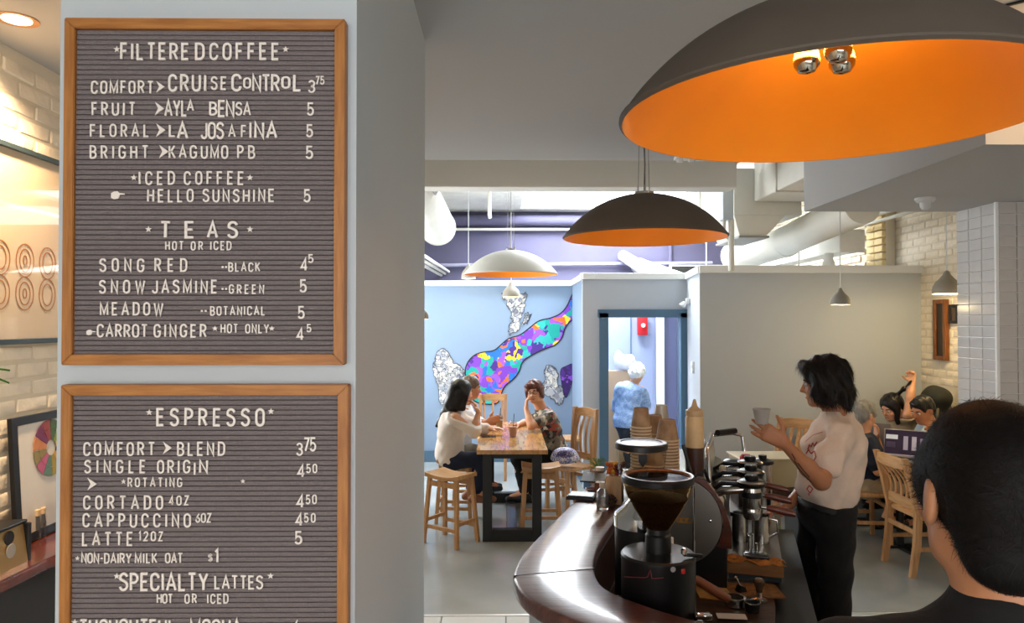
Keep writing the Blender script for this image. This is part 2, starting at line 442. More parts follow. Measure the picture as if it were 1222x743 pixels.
skw = struct(MB().box(((sx0+sx1)/2, (sy0+sy1)/2, 4.19), (sx1-sx0+.04, sy1-sy0+.04, .012)).build('window_1', glass(), smooth=False))
for k in range(1, 3):
    MB().box((sx0+(sx1-sx0)*k/3, (sy0+sy1)/2, 4.17), (.04, sy1-sy0, .05)).build('glazing_bar', m_trim, skw, smooth=False)
# beam
struct(MB().box((-.02, 6.62, 3.40), (4.2, .24, .70), bev=.01).build('ceiling_beam', M('beam_plaster', '#d9d6cd', rough=.9, bump=.5, bscale=8), smooth=False))
# dropped soffit, right
wallbox('ceiling_soffit', 2.14, 4.4, 3.23, 5.2, 2.64, 3.0, m_ceil)
# walls
wl = wallbox('wall_left', XL-.15, XL, -2.5, 12.2, 0, 3.78, m_mortar)
wr = wallbox('wall_right', XR, XR+.15, -2.5, 12.2, 0, 3.78, m_mortar)
wallbox('wall_back', -2.2, 4.4, 12.0, 12.15, 0, 3.78, m_purple)
# near wall with a storefront window
nw = MB()
nw.box((1.1, -2.5, .3), (6.6, .15, .6)); nw.box((1.1, -2.5, 3.3), (6.6, .15, .95)); nw.box((-2.05, -2.5, 1.7), (.3, .15, 2.3)); nw.box((3.4, -2.5, 1.7), (2.0, .15, 2.3))
struct(nw.build('wall_near', m_white, smooth=False))
struct(MB().box((0, -8, -.3), (40, 11, .1)).build('street_ground', M('asphalt', '#55565a', rough=.9), smooth=False))
struct(MB().box((0, -13, 6), (40, 1, 12.6)).build('facade_opposite', M('facade_brick', '#8a7668', rough=.9, var=.1, vscale=1), smooth=False))
wn = struct(MB().box((.25, -2.47, 1.7), (4.3, .01, 2.25)).build('window_2', glass(), smooth=False))
for x in (-1.87, -.45, .95, 2.37): MB().box((x, -2.46, 1.7), (.06, .07, 2.3)).build('window_frame', m_black, wn, smooth=False)
w3 = struct(MB().box((XL+.02, 8.2, 1.9), (.02, 2.7, 1.8)).build('added_window', M('added_window_pane', '#dfe8f2', rough=.4), smooth=False))  # made-up window on the solid wall, added to go with the rear fill
for (c, s) in (((XL+.03, 8.2, 2.83), (.06, 2.9, .08)), ((XL+.03, 8.2, .97), (.06, 2.9, .08)), ((XL+.03, 6.81, 1.9), (.06, .08, 1.8)), ((XL+.03, 9.59, 1.9), (.06, .08, 1.8))): MB().box(c, s).build('window_frame', m_trim, w3, smooth=False)  # trim round the same added window
# pillar
wallbox('wall_pillar', -.958-0.0, -.318, 1.6, 3.0, 0, 3.0, m_pillar)
# back blue wall (half height) with cap
HW = 2.34
wallbox('wall_mural', XL, .95, 9.87, 9.97, 0, HW, m_blue)
struct(MB().box((-.55, 9.87, HW+.035), (3.1, .16, .07), bev=.006).build('trim_3', m_trim, smooth=False))
wallbox('wall_mural_side', .93, 1.0, 8.385, 9.87, 0, HW, m_blue)
struct(MB().box((.96, 9.05, HW+.035), (.13, 1.66, .07), bev=.006).build('trim_4', m_trim, smooth=False))
# wall with the doorway (pieces round the opening)
dx0, dx1, dzt = 1.15, 2.02, 1.93
wd = MB()
wd.box(((.9+dx0)/2, 8.34, HW/2), (dx0-.9, .08, HW)); wd.box(((dx1+2.12)/2, 8.34, HW/2), (2.12-dx1, .08, HW)); wd.box(((dx0+dx1)/2, 8.34, (dzt+HW)/2), (dx1-dx0, .08, HW-dzt))
struct(wd.build('wall_doorway', m_gray, smooth=False))
struct(MB().box((1.51, 8.33, HW+.035), (1.26, .13, .07), bev=.006).build('trim_5', m_trim, smooth=False))
fr = MB()
fr.box((dx0-.035+.02, 8.31, .98), (.10, .11, 1.96)); fr.box((dx1+.03, 8.31, .98), (.10, .11, 1.96)); fr.box(((dx0+dx1)/2, 8.31, 1.955), (dx1-dx0+.16, .11, .09))
struct(fr.build('door_1', m_bluedk, smooth=False))
# right grey partition with return
rt = MB(); rt.prism([(1.93, 7.2), (1.99, 7.2), (2.14, 8.32), (2.08, 8.32)], 0, HW)
struct(rt.build('wall_return', m_gray, smooth=False))
wallbox('wall_partition', 1.985, 4.12, 7.205, 7.3, 0, HW, m_gray)
struct(MB().box((3.02, 7.24, HW+.035), (2.2, .15, .075), bev=.006).build('trim_6', m_trim, smooth=False))
tr = MB(); tr.prism([(1.91, 7.2), (2.02, 7.2), (2.17, 8.34), (2.06, 8.34)], HW, HW+.07); struct(tr.build('trim_7', m_trim, smooth=False))
# baseboards
struct(MB().box((-.55, 9.855, .075), (3.0, .03, .15)).build('baseboard_mural', m_bluedk, smooth=False))
struct(MB().box((.92, 9.05, .075), (.03, 1.6, .15)).build('baseboard_side', m_bluedk, smooth=False))
struct(MB().box((1.01, 8.29, .075), (.19, .03, .15)).build('baseboard_doorway', m_bluedk, smooth=False))
# corridor behind the doorway
wallbox('wall_corridor', .99, 4.0, 10.7, 10.8, 0, 2.32, m_lilac)
for x in (1.45, 1.86):
    struct(MB().box((x, 10.69, 1.2), (.012, .02, 2.4)).build('trim_8', m_bluedk, smooth=False))
d2 = struct(MB().box((2.27, 10.62, 1.05), (.10, .1, 2.1)).build('door_2', m_trim, smooth=False))
MB().box((2.95, 10.62, 1.05), (.10, .1, 2.1)).build('door_frame', m_trim, d2, smooth=False)
MB().box((2.61, 10.62, 2.13), (.78, .1, .08)).build('door_frame', m_trim, d2, smooth=False)
for x in (2.4, 2.78): MB().box((x, 10.66, 1.03), (.24, .05, 2.04), bev=.01).build('door_leaf', M('door_violet', '#5c6288', rough=.6), d2, smooth=False)
MB().box((2.59, 10.63, 1.03), (.05, .1, 2.06)).build('door_frame', m_trim, d2, smooth=False)

# ------------------------------------------------------------------ bricks
def brick_mesh(L, H, D, seed):
    rnd = random.Random(seed); mb = MB(); mb.box((0, 0, 0), (D, L, H), bev=.008)
    for v in mb.bm.verts: v.co += Vector((rnd.uniform(-.002, .002), rnd.uniform(-.004, .004), rnd.uniform(-.003, .003)))
    return mb.mesh('brick', m_brick)
bricks = [brick_mesh(.205, .062, .03, i) for i in range(5)]
def lay(wall, x, sgn, y0, y1, z0, z1, limit=300):
    n = 0; row = 0; z = z0
    while z < z1:
        y = y0+(.108 if row % 2 else 0)
        while y < y1:
            if n < limit:
                o = link('brick', random.choice(bricks), wall, (x+sgn*random.uniform(-.0125, -.008), y, z)); n += 1
            y += .216
        z += .075; row += 1
    return n
lay(wl, XL, 1, 2.5, 4.4, .97, 2.98)
nb = lay(wr, XR, -1, 5.5, 8.25, 1.30, 3.2, 300)
st = MB(); z = 2.36; row = 0
while z < 3.6:      # the receding rest of the right wall: relief joined in one
    y = 8.4+(.108 if row % 2 else 0)
    while y < 11.9: st.box((XR-.006, y, z), (.025, .2, .06)); y += .216
    z += .075; row += 1
o = st.build('brick_relief', m_brick, wr, smooth=False); o['kind'] = 'stuff'
# brick pilaster on the right wall above the partition
pil = struct(MB().box((XR-.06, 7.83, 2.95), (.1, .34, 1.2)).build('wall_pilaster', m_mortar, smooth=False))
pb = brick_mesh(.16, .062, .14, 9); m_yb = M('yellow_lit_brick', '#e8cd94', rough=.75, bump=.5, bscale=30, var=.05)  # yellow lamplight on the pilaster is put into this brick colour
for k in range(15):
    for j in range(2):
        oo = link('brick', pb, pil, (XR-.08, 7.745+j*.17, 2.40+k*.077))
pb.materials[0] = m_yb

# tiled column, right
colm = struct(MB().box((3.675, 4.985, 1.32), (.88, .41, 2.64)).build('wall_tiled_column', M('grout', '#e9e7e2', rough=.8), smooth=False))
m_tile = M('glazed_tile', '#c3c0bd', rough=.2, var=.05, vscale=4, spec=.6)
tA = MB().box((0, 0, 0), (.014, .131, .069), bev=.002).mesh('tile', m_tile, smooth=False)
tB = MB().box((0, 0, 0), (.114, .014, .069), bev=.002).mesh('tile', m_tile, smooth=False)
for k in range(36):
    z = 2.60-k*.0735
    for j in range(3): link('tile', tA, colm, (3.230, 4.852+j*.136, z))
    for j in range(4): link('tile', tB, colm, (3.30+j*.12, 4.777, z))
MB().box((3.228, 4.775, 1.32), (.02, .02, 2.64), bev=.002).build('corner_strip', m_trim, colm, smooth=False)

# ------------------------------------------------------------------ mural on the blue wall
def mural_mat(name, cols, scale, dist=1.5, lines=None):
    m = bpy.data.materials.new(name); m.use_nodes = True; nt = m.node_tree; L = nt.links; b = nt.nodes['Principled BSDF']
    tc = nt.nodes.new('ShaderNodeTexCoord'); nz = nt.nodes.new('ShaderNodeTexNoise'); nz.inputs['Scale'].default_value = scale*.7
    ad = nt.nodes.new('ShaderNodeMixRGB'); ad.blend_type = 'ADD'; ad.inputs[0].default_value = dist*.25
    L.new(tc.outputs['Object'], nz.inputs['Vector']); L.new(tc.outputs['Object'], ad.inputs[1]); L.new(nz.outputs['Color'], ad.inputs[2])
    v = nt.nodes.new('ShaderNodeTexVoronoi'); v.inputs['Scale'].default_value = scale; L.new(ad.outputs[0], v.inputs['Vector'])
    sp = nt.nodes.new('ShaderNodeSeparateColor'); L.new(v.outputs['Color'], sp.inputs[0])
    r = nt.nodes.new('ShaderNodeValToRGB'); r.color_ramp.interpolation = 'CONSTANT'; e = r.color_ramp.elements
    e[0].color = (*lin(cols[0]), 1); e[0].position = 0
    e[1].color = (*lin(cols[1]), 1); e[1].position = 1/len(cols)
    for i, c in enumerate(cols[2:], 2): q = e.new(i/len(cols)); q.color = (*lin(c), 1)
    L.new(sp.outputs[0], r.inputs[0]); L.new(r.outputs[0], b.inputs['Base Color']); b.inputs['Roughness'].default_value = .6
    if lines:
        v2 = nt.nodes.new('ShaderNodeTexVoronoi'); v2.feature = 'DISTANCE_TO_EDGE'; v2.inputs['Scale'].default_value = scale*.6; L.new(ad.outputs[0], v2.inputs['Vector'])
        lt = nt.nodes.new('ShaderNodeMath'); lt.operation = 'LESS_THAN'; lt.inputs[1].default_value = .04; L.new(v2.outputs[0], lt.inputs[0])
        mx = nt.nodes.new('ShaderNodeMixRGB'); mx.inputs[2].default_value = (*lin(lines), 1); L.new(lt.outputs[0], mx.inputs[0]); L.new(r.outputs[0], mx.inputs[1]); L.new(mx.outputs[0], b.inputs['Base Color'])
    return m
mm_rib = mural_mat('mural_colours', ['#7a3fc0', '#2fb7b0', '#1f6fd0', '#f2d22e', '#7a3fc0', '#f0702a', '#12a59a', '#4a2a8e', '#9a55d8'], 9)
mm_fig = mural_mat('mural_white_grey', ['#cfcdc6', '#b0b3b8', '#dcd8cc', '#878b94', '#bcbab3', '#979eab', '#747a86'], 17, .9, '#4f5460')
mm_pur = mural_mat('mural_purple', ['#3d1f6e', '#4a2585', '#8a48c8', '#35195f'], 12)
mm_line = M('mural_line', '#26262e', rough=.7)
mur = thing('mural', 'painted mural on the pale blue back wall: rainbow patched ribbon rising between splotchy white figures', 'mural', (0, 9.87, 0))
def onwall(pts, s=3.909, ox=500, oy=330, Y=9.862): return [at(ox+x/s, oy+y/s, Y) for x, y in pts]
def smooth_loop(P, it=2):
    for _ in range(it): P = [q for i in range(len(P)) for q in (P[i]*.75+P[(i+1) % len(P)]*.25, P[i]*.25+P[(i+1) % len(P)]*.75)]
    return P
def mural_piece(name, pts, mat, dz=0, outline=True, label=None):
    P = smooth_loop(onwall(pts)); mb = MB(); T = Matrix(((1, 0, 0, 0), (0, 0, 1, 0), (0, 1, 0, 0), (0, 0, 0, 1)))
    if name == 'painted_figure':
        P = [p+Vector((random.uniform(-.02, .02), 0, random.uniform(-.02, .02))) for p in smooth_loop(P, 1)[::2]]; P = smooth_loop(P, 1)
    mb.prism([(p.x, p.z) for p in P], -.004-dz-.003, -.002, mat=T)
    o = mb.build(name, mat, mur, smooth=False)
    if label: o['label'] = label
    if outline:
        ml = MB(); Ls, Rs = ribbon_polys([(p.x, p.z) for p in P+[P[0]]], .016 if name == 'ribbon' else .006)
        for i in range(len(Ls)-1): ml.add([(v.x, -.009-dz, v.y) for v in (Ls[i], Rs[i], Rs[i+1], Ls[i+1])]+[(v.x, -.002, v.y) for v in (Ls[i], Rs[i], Rs[i+1], Ls[i+1])], [(0, 1, 2, 3), (4, 7, 6, 5), (0, 4, 5, 1), (2, 6, 7, 3)])
        q = ml.build('outline', mm_line, o, smooth=False)
mural_piece('ribbon', [(721, 70), (705, 105), (690, 140), (660, 175), (610, 195), (560, 203), (520, 235), (470, 275), (420, 285), (385, 315), (350, 348), (300, 350), (255, 365), (225, 400), (213, 440), (225, 520), (245, 570), (280, 592), (360, 597), (378, 570), (395, 510), (440, 480), (470, 440), (480, 395), (530, 362), (590, 335), (640, 318), (668, 285), (680, 240), (700, 212), (721, 200)], mm_rib, label='rainbow patched ribbon band')
mural_piece('painted_figure', [(75, 355), (110, 333), (145, 350), (150, 400), (190, 408), (212, 440), (205, 470), (150, 500), (130, 590), (95, 600), (85, 500), (62, 440), (70, 400)], mm_fig, label='splotchy white figure left of the ribbon')
mural_piece('painted_figure', [(385, 72), (410, 80), (440, 100), (470, 80), (500, 72), (503, 100), (494, 130), (488, 165), (470, 200), (465, 245), (440, 262), (420, 275), (415, 240), (436, 205), (424, 160), (408, 112), (390, 95)], mm_fig, label='splotchy white figure hanging from the top of the wall')
mural_piece('painted_figure', [(582, 430), (610, 412), (640, 425), (650, 460), (640, 500), (680, 520), (672, 590), (640, 600), (620, 560), (590, 560), (570, 500), (592, 480)], mm_fig, label='splotchy white figure right of the ribbon')
mural_piece('painted_figure', [(490, 180), (505, 166), (522, 180), (516, 205), (500, 222), (482, 215)], mm_fig, label='small white splotch beside the hanging figure')
mural_piece('purple_shape', [(655, 430), (690, 415), (721, 400), (721, 470), (700, 540), (682, 575), (665, 500)], mm_pur, dz=.002)

# ------------------------------------------------------------------ high pipes and ducts
def tubething(name, label, cat, pts, r, mat, group=None, n=16):
    o = MB().tube(pts, r, n=n).build(name, mat); return tag(o, label, cat, group)
tubething('ceiling_pipe', 'thick purple-painted pipe along the top of the purple back wall', 'pipe', [(-2.0, 11.86, 3.50), (2.6, 11.86, 3.50)], .085, m_purple)
tubething('conduit', 'thin white conduit just below the thick purple pipe on the purple wall', 'pipe', [(-2.0, 11.9, 3.36), (2.9, 11.9, 3.36)], .022, m_duct)
tubething('conduit', 'thin pale conduit running low across the purple back wall', 'pipe', [(-2.0, 11.92, 2.77), (3.4, 11.92, 2.82)], .03, M('conduit_lilac', '#9d9cb4', rough=.5))
tubething('wall_pipe', 'vertical purple conduit at the right of the purple wall', 'pipe', [(2.72, 11.93, 2.3), (2.72, 11.93, 3.3)], .03, m_purple)
t = thing('round_duct', 'thick white round duct hanging beside the pillar near the ceiling', 'duct', (-.92, 8, 3.2))
MB().tube([(0, -1.24, 0), (0, 2.4, 0)], .25, n=32).build('duct_barrel', m_duct, t)
MB().tube([(0, 2.38, 0), (0, 2.44, 0)], [.258, .258], n=32).build('duct_collar', m_duct, t)
b = MB().box((.2, -1.0, .02), (.18, .5, .26), R=Euler((0, .5, 0)).to_matrix(), bev=.01).build('register_box', m_duct, t)
MB().box((.295, -1.0, -.03), (.02, .4, .16), R=Euler((0, .5, 0)).to_matrix()).build('grille', M('grille_grey', '#8d8b86', rough=.6), b)
for k in range(3): tubething('small_pipe', ['leftmost', 'middle', 'rightmost'][k]+' of three small white pipes under the round duct beside the pillar', 'pipe', [(-1.12+k*.06, 8.3, 2.62+k*.03), (-1.0+k*.06, 11.99, 2.62+k*.03)], .022, m_duct, 'small pipes under the round duct')
# rectangular trunk duct on the right
t = thing('trunk_duct', 'large white rectangular duct with tapered drop above the grey partition', 'duct', (2.6, 7.8, 3.2))
MB().box((-.03, -.1, -.08), (.665, 1.2, .46), bev=.01).build('duct_section', m_duct, t, smooth=False)
MB().box((.19, -1.56, .06), (.72, 1.68, .48), bev=.01).build('duct_section', m_duct, t, smooth=False)
mb = MB(); mb.loft([[(-.36, .2, -.31), (.14, .2, -.31), (.14, -.7, -.31), (-.36, -.7, -.31)], [(-.28, .1, -.50), (-.02, .1, -.50), (-.02, -.62, -.50), (-.28, -.62, -.50)]])
mb.build('tapered_drop', m_duct, t, smooth=False)
MB().box((-.15, -.26, -.51), (.30, .78, .02)).build('duct_flange', M('flange_grey', '#9a9993', rough=.6), t, smooth=False)
MB().box((-.03, .5, -.08), (.70, .03, .49), bev=.005).build('duct_flange', m_duct, t, smooth=False)
MB().box((.19, -1.3, .06), (.75, .03, .51), bev=.005).build('duct_flange', m_duct, t, smooth=False)
t = thing('round_duct', 'large white round duct sweeping right behind the grey soffit', 'duct', (3.0, 8.6, 2.66))
MB().tube([(-.25, .2, -.02), (-.12, -.2, 0), (.03, -.6, .05), (.09, -1.3, .13), (.10, -2.3, .20)], .16, n=32).build('duct_barrel', m_duct, t)
MB().tube([(.045, -.68, .058), (.052, -.74, .064)], .168, n=32).build('duct_collar', m_duct, t)
t = thing('long_duct', 'long white square duct with blunt end along the right brick wall', 'duct', (3.5, 8.6, 2.67))
MB().box((0, 0, 0), (.23, 2.5, .21), bev=.006).build('duct_section', m_duct, t, smooth=False)
MB().box((0, -1.26, 0), (.25, .03, .23), bev=.004).build('duct_cap', m_white, t, smooth=False)
MB().tube([(-.02, -1.1, .10), (-.02, -1.1, .26)], .06, n=20).build('pipe_stub', m_duct, t)
MB().lathe([(.05, -.10), (.045, -.16), (.06, -.2), (.085, -.30)], c=(-.12, -1.0, 0), n=20).build('funnel', m_duct, t)
for yy in (-.9, .3): MB().tube([(.0, yy, .1), (.0, yy, .99)], .006, n=8).build('hanger', m_duct, t)
for k, z in enumerate((2.86, 2.93)): tubething('ceiling_pipe', ['thin white pipe low above the long square duct', 'thin white pipe higher above the long square duct'][k], 'pipe', [(3.75, 11.5, z-.0), (3.9, 6.6, z+.05)], .018, m_duct)
tubething('hanger_rod', 'thin white hanger rod beside the long square duct, over the partition', 'rod', [(3.23, 8.0, 2.4), (3.23, 8.0, 3.66)], .008, m_duct)
t = thing('electrical_box', 'pale blue-grey box on a vertical white pipe above the partition corner', 'junction box', (2.12, 6.95, 3.0))
MB().tube([(0, 0, .17), (0, 0, .66)], .006, n=8).build('hanger', m_duct, t)
MB().box((0, 0, 0), (.10, .12, .36), bev=.008).build('box_shell', M('box_pale', '#c3cdd4', rough=.5), t, smooth=False)
MB().tube([(.045, 0, -.17), (.045, 0, -.66)], .028, n=16).build('pipe', m_duct, t)
MB().tube([(-.02, 0, -.17), (-.03, .0, -.3), (.03, .02, -.36)], .018, n=12).build('pipe_bend', m_duct, t)
for i, (x, z, r) in enumerate(((1.75, 2.78, .09), (2.0, 2.62, .13), (2.3, 2.55, .05))):
    tubething('bundled_pipe', ['angled white pipe by the purple wall right of the large dark pendant', 'thick wrapped white pipe low over the doorway wall', 'slim white pipe running under the trunk duct'][i], 'pipe', [(x+.2, 11.9, z+.15), (x+.3, 8.55, 2.22)], r, m_duct, n=20)
tubething('ceiling_pipe', 'white pipe along the left edge of the trunk duct', 'pipe', [(2.12, 5.3, 3.33), (2.2, 11.5, 3.33)], .03, m_duct)
t = thing('dark_vent', 'black square vent hole behind the long duct', 'vent', (3.05, 9.7, 2.72)); MB().box((0, 0, 0), (.2, .05, .14)).build('opening', m_black, t); MB().box((0, .02, 0), (.24, .03, .18)).build('vent_frame', m_duct, t); MB().tube([(0, .02, .09), (0, .02, .94)], .006, n=8).build('hanger', m_duct, t)
t = thing('dark_vent', 'black long vent below the trunk duct', 'vent', (2.65, 9.9, 2.53)); MB().box((0, 0, 0), (.75, .05, .16)).build('opening', m_black, t); MB().box((0, .02, 0), (.8, .03, .2)).build('vent_frame', m_duct, t); MB().tube([(.1, .02, .1), (.1, .02, 1.13)], .006, n=8).build('hanger', m_duct, t)

# ------------------------------------------------------------------ small ceiling items
def smoke(px, py, z, label, r=.06):
    p = atz(px, py, z); t = thing('smoke_detector', label, 'smoke detector', p)
    MB().lathe([(0, 0), (r, 0), (r, -.012), (r*.75, -.03), (0, -.032)], n=28).build('base', M('detector_white', '#c8c8c5', rough=.5), t)
    MB().lathe([(r*.55, -.028), (r*.5, -.06), (r*.3, -.075), (0, -.08)], n=24).build('sensor_dome', M('detector_white', '#c8c8c5', rough=.5), t)
smoke(1104, 236, 2.64, 'round white detector under the lowered grey soffit')
p = at(818, 184, 5.05); t = thing('emergency_light', 'small white two-lamp fitting on the ceiling edge between the pendants', 'light', (p.x, 5.05, 3.0))
MB().box((0, 0, -.012), (.14, .1, .024), bev=.004).build('base', m_cord, t)
for s in (-1, 1): MB().lathe([(0, -.05), (.022, -.045), (.022, -.02)], c=(s*.04, 0, 0), n=16).build('lamp_head', m_cord, t)
# recessed warm light, left ceiling
p = atz(20, 23, 3.0); t = thing('recessed_light', 'round recessed warm ceiling light above the brick wall', 'light', (p.x, p.y, 3.0))
MB().lathe([(.052, -.002), (.075, -.004), (.075, .0), (.052, .0)], n=36).build('trim_ring', M('lamp_trim', '#c08a5a', rough=.4), t)
MB().lathe([(0, -.003), (.05, -.004), (.05, -.001), (0, -.001)], n=30).build('lamp_lens', M('lens_lit', '#fff0d8', emit='#ffe2b0', es=12), t)
def spot(loc, power, col, size=.05, kind='POINT'):
    l = bpy.data.lights.new('lamp_light', kind); l.energy = power; l.color = col; l.shadow_soft_size = size
    o = bpy.data.objects.new('lamp_light', l); COL.objects.link(o); o.location = loc; return o
s = spot((p.x, p.y, 2.96), 170, (1, .70, .43), .04, 'SPOT'); s.data.spot_size = 2.4; s.data.spot_blend = .8

# thermostat etc. on the return wall
def on_return(px, py):
    # point on the slanted return plane through (1.93,7.2),(2.08,8.32), left face
    d = ray(px, py); n = Vector((1.12, -.15, 0)); p0 = Vector((1.93, 7.2, 0)); t = (p0-Vector((0, 0, CAMZ))).dot(n)/d.dot(n)
    return Vector((0, 0, CAMZ))+d*t
p = on_return(828, 438); t = thing('thermostat', 'small white switch plate on the wall return right of the doorway', 'switch', p, -.13)
MB().box((-.012, 0, 0), (.024, .09, .12), bev=.004).build('plate', m_trim, t); MB().box((-.028, 0, .01), (.01, .02, .03)).build('toggle', m_trim, t)
p = on_return(823, 361); t = thing('wall_sensor', 'small white double spotlight on the wall return above the doorway corner', 'light', p, -.13)
MB().box((-.02, 0, .02), (.04, .1, .06), bev=.006).build('base', m_trim, t)
for s_ in (-1, 1): MB().lathe([(.02, .03), (.035, -.02), (0, -.02)], c=(-.07, s_*.05, -.02), n=16, R=Euler((0, .7, 0)).to_matrix()).build('lamp_head', m_trim, t)
# fire alarm + notice in corridor
p = at(767, 388, 10.6); t = thing('fire_alarm', 'small red fire alarm box seen through the doorway', 'alarm', p)
MB().box((0, .03, 0), (.14, .1, .28), bev=.01).build('case', M('alarm_red', '#c8202a', rough=.4), t); MB().lathe([(.03, 0), (.03, -.02), (0, -.02)], c=(0, -.03, 0), n=14, R=Euler((-math.pi/2, 0, 0)).to_matrix()).build('button', m_trim, t)

# pictures on the right brick wall
def right_wall_frame(px0, px1, py0, py1, name, label, mat, inner):
    xw = XR-.03; Ya = xw*F/(px1-600); Yb = xw*F/(px0-600); Y = (Ya+Yb)/2
    z1 = CAMZ+(385-py0)*Y/F; z0 = CAMZ+(385-py1)*Y/F
    t = thing(name, label, 'picture', (xw, Y, (z0+z1)/2)); W = abs(Yb-Ya); H = z1-z0; fw = W*.2
    for (c, s) in (((0, -W/2+fw/2, 0), (.04, fw, H)), ((0, W/2-fw/2, 0), (.04, fw, H)), ((0, 0, H/2-fw/2), (.04, W-2*fw, fw)), ((0, 0, -H/2+fw/2), (.04, W-2*fw, fw))):
        MB().box(c, s, bev=.003).build('frame_rail', mat, t)
    MB().box((0, 0, 0), (.012, W-2*fw, H-2*fw)).build('picture_panel', inner, t)
m_brownw = wood('brown_wood', '#8a5226', '#6b3d1a', (20, 20, 2), rough=.35)
right_wall_frame(1119, 1134, 357, 430, 'wall_mirror', 'tall narrow wooden framed dark panel on the right brick wall', m_brownw, M('dark_panel', '#2b2119', rough=.3))
right_wall_frame(1138, 1149, 363, 386, 'small_picture', 'small dark square picture beside the tiled column', m_black, M('dark_print', '#4c3b31', rough=.4))
# ------------------------------------------------------------------ letter boards
BY = 1.568
def board(px0, py0, px1, py1, label):
    a = at(px0, (py0+py1)/2, BY); b_ = at(px1, (py0+py1)/2, BY); cx = (px0+px1)/2
    z1 = at(cx, py0, BY).z; z0 = at(cx, py1, BY).z; x0, x1 = a.x, b_.x; W = x1-x0; H = z1-z0; fw = .0225; D = .032
    t = thing('letter_board', label, 'letter board', ((x0+x1)/2, BY, (z0+z1)/2))
    def rail(pts, mat):
        mb = MB(); T = Matrix(((1, 0, 0, 0), (0, 0, 1, 0), (0, 1, 0, 0), (0, 0, 0, 1)))
        mb.prism(pts, 0, D, mat=T); bmesh.ops.recalc_face_normals(mb.bm, faces=list(mb.bm.faces))
        bmesh.ops.bevel(mb.bm, geom=list(mb.bm.edges), offset=.0016, segments=2, affect='EDGES')
        mb.build('frame_rail', mat, t, smooth=False)
    w, h = W/2, H/2; g = .0006
    rail([(-w, h), (w, h), (w-fw, h-fw), (-w+fw, h-fw)], m_oakh); rail([(-w, -h), (w, -h), (w-fw, -h+fw), (-w+fw, -h+fw)], m_oakh)
    rail([(-w, -h+g), (-w, h-g), (-w+fw, h-fw-g), (-w+fw, -h+fw+g)], m_oak); rail([(w, -h+g), (w, h-g), (w-fw, h-fw-g), (w-fw, -h+fw+g)], m_oak)
    # grooved felt
    mb = MB(); p = .0107; n = int((H-2*fw)/p)+1; zt = h-fw; prof = []
    for i in range(n):
        z = zt-i*p
        prof += [(z, .017), (z-.0012, .010), (z-p*.5, .0085), (z-p+.0012, .010), (z-p+.0001, .017)]
    prof = [(max(zz, -h+fw), y) for zz, y in prof]
    vs = [(sx*(w-fw+.002), y, z) for z, y in prof for sx in (-1, 1)]
    mb.add(vs, [(2*i, 2*i+1, 2*i+3, 2*i+2) for i in range(len(prof)-1)])
    mb.box((0, .0245, 0), (2*(w-fw), .009, 2*(h-fw)))
    mb.build('felt_panel', m_felt, t, smooth=False)
    t['x0'] = x0
    return t
b1 = board(74.5, 21.5, 411, 435.5, 'upper wood-framed letter board listing filtered coffee and teas')
b2 = board(69.5, 459, 414.5, 1040, 'lower wood-framed letter board listing espresso drinks')
LY = BY+.0075
rj = random.Random(3)
def put(parent, me, px, py, sx, sz, rot=0, name='letter'):
    p = at(px, py, LY); o = link(name, me, parent); o.location = p-parent.location
    o.scale = (sx, sz, sz); o.rotation_euler = (0, rot, 0); return o
PXM = LY/F
def line(parent, txt, x0, x1, base, h, th=None):
    """letters set one by one between pixel x0 and x1 of the board, baseline and cap height in the same units"""
    T = .15 if h > 14 else .165
    ws = [G[c][0]+T for c in txt]
    n = len(txt); cw = sum(ws)*h*.86; sc = 1; gap = 0
    if n == 1: sc = (x1-x0)/(ws[0]*h); sc = min(1.25, max(.6, sc))
    else:
        gap = ((x1-x0)-cw)/(n-1); s0 = .86
        if gap < h*.02: s0 = (x1-x0-(n-1)*h*.03)/(sum(ws)*h); gap = h*.03
        elif gap > h*.16 and False: pass
        sc = s0
    x = x0
    for c, w_ in zip(txt, ws):
        me = glyph_mesh(c, T, m_letter)
        put(parent, me, x+T/2*h*sc, base-T*.5*h*.2+rj.uniform(-.25, .25), h*PXM*sc, h*PXM*(1-T*.5), rj.uniform(-.015, .015))
        x += w_*h*sc+gap
def star(parent, px, py, s=8): put(parent, star_mesh(m_letter), px-s/2, py+s/2, s*PXM, s*PXM, name='star')
ARROW = [(0, 0), (.85, .5), (0, 1), (.3, .5)]
def arrow(parent, px, py, h, w): put(parent, poly_mesh('arrow', ARROW, m_letter), px, py+h/2, w*PXM/.85, h*PXM, name='arrow')
HAND = [(0, .2), (0, .75), (.2, .95), (.45, 1), (.6, .78), (1, .72), (1, .58), (.62, .55), (.6, .3), (.5, .08), (.2, 0)]
def hand_sign(parent, px, py, w): put(parent, poly_mesh('pointing_hand', HAND, m_letter), px, py+w*.3, w*PXM, w*.6*PXM, name='pointing_hand')
def dot(parent, px, py): put(parent, poly_mesh('dot', [(0, 0), (1, 0), (1, 1), (0, 1)], m_letter), px-1.2, py+1.2, 2.4*PXM, 2.4*PXM, name='dot')
S_, L_, A_ = star, line, arrow
S_(b1, 139.7, 59); L_(b1, 'FILTERE', 144.3, 226.4, 71.3, 19.8); L_(b1, 'D', 233.5, 245, 71.3, 19.8); L_(b1, 'COFFEE', 250.5, 333.8, 71.3, 19.8); S_(b1, 341, 59)
L_(b1, 'COMFORT', 109.3, 184, 111.5, 15); A_(b1, 187, 103.8, 14, 10)
L_(b1, 'CRUI', 201.6, 247, 109, 20); L_(b1, 'SE', 252, 271, 106.8, 15.5)
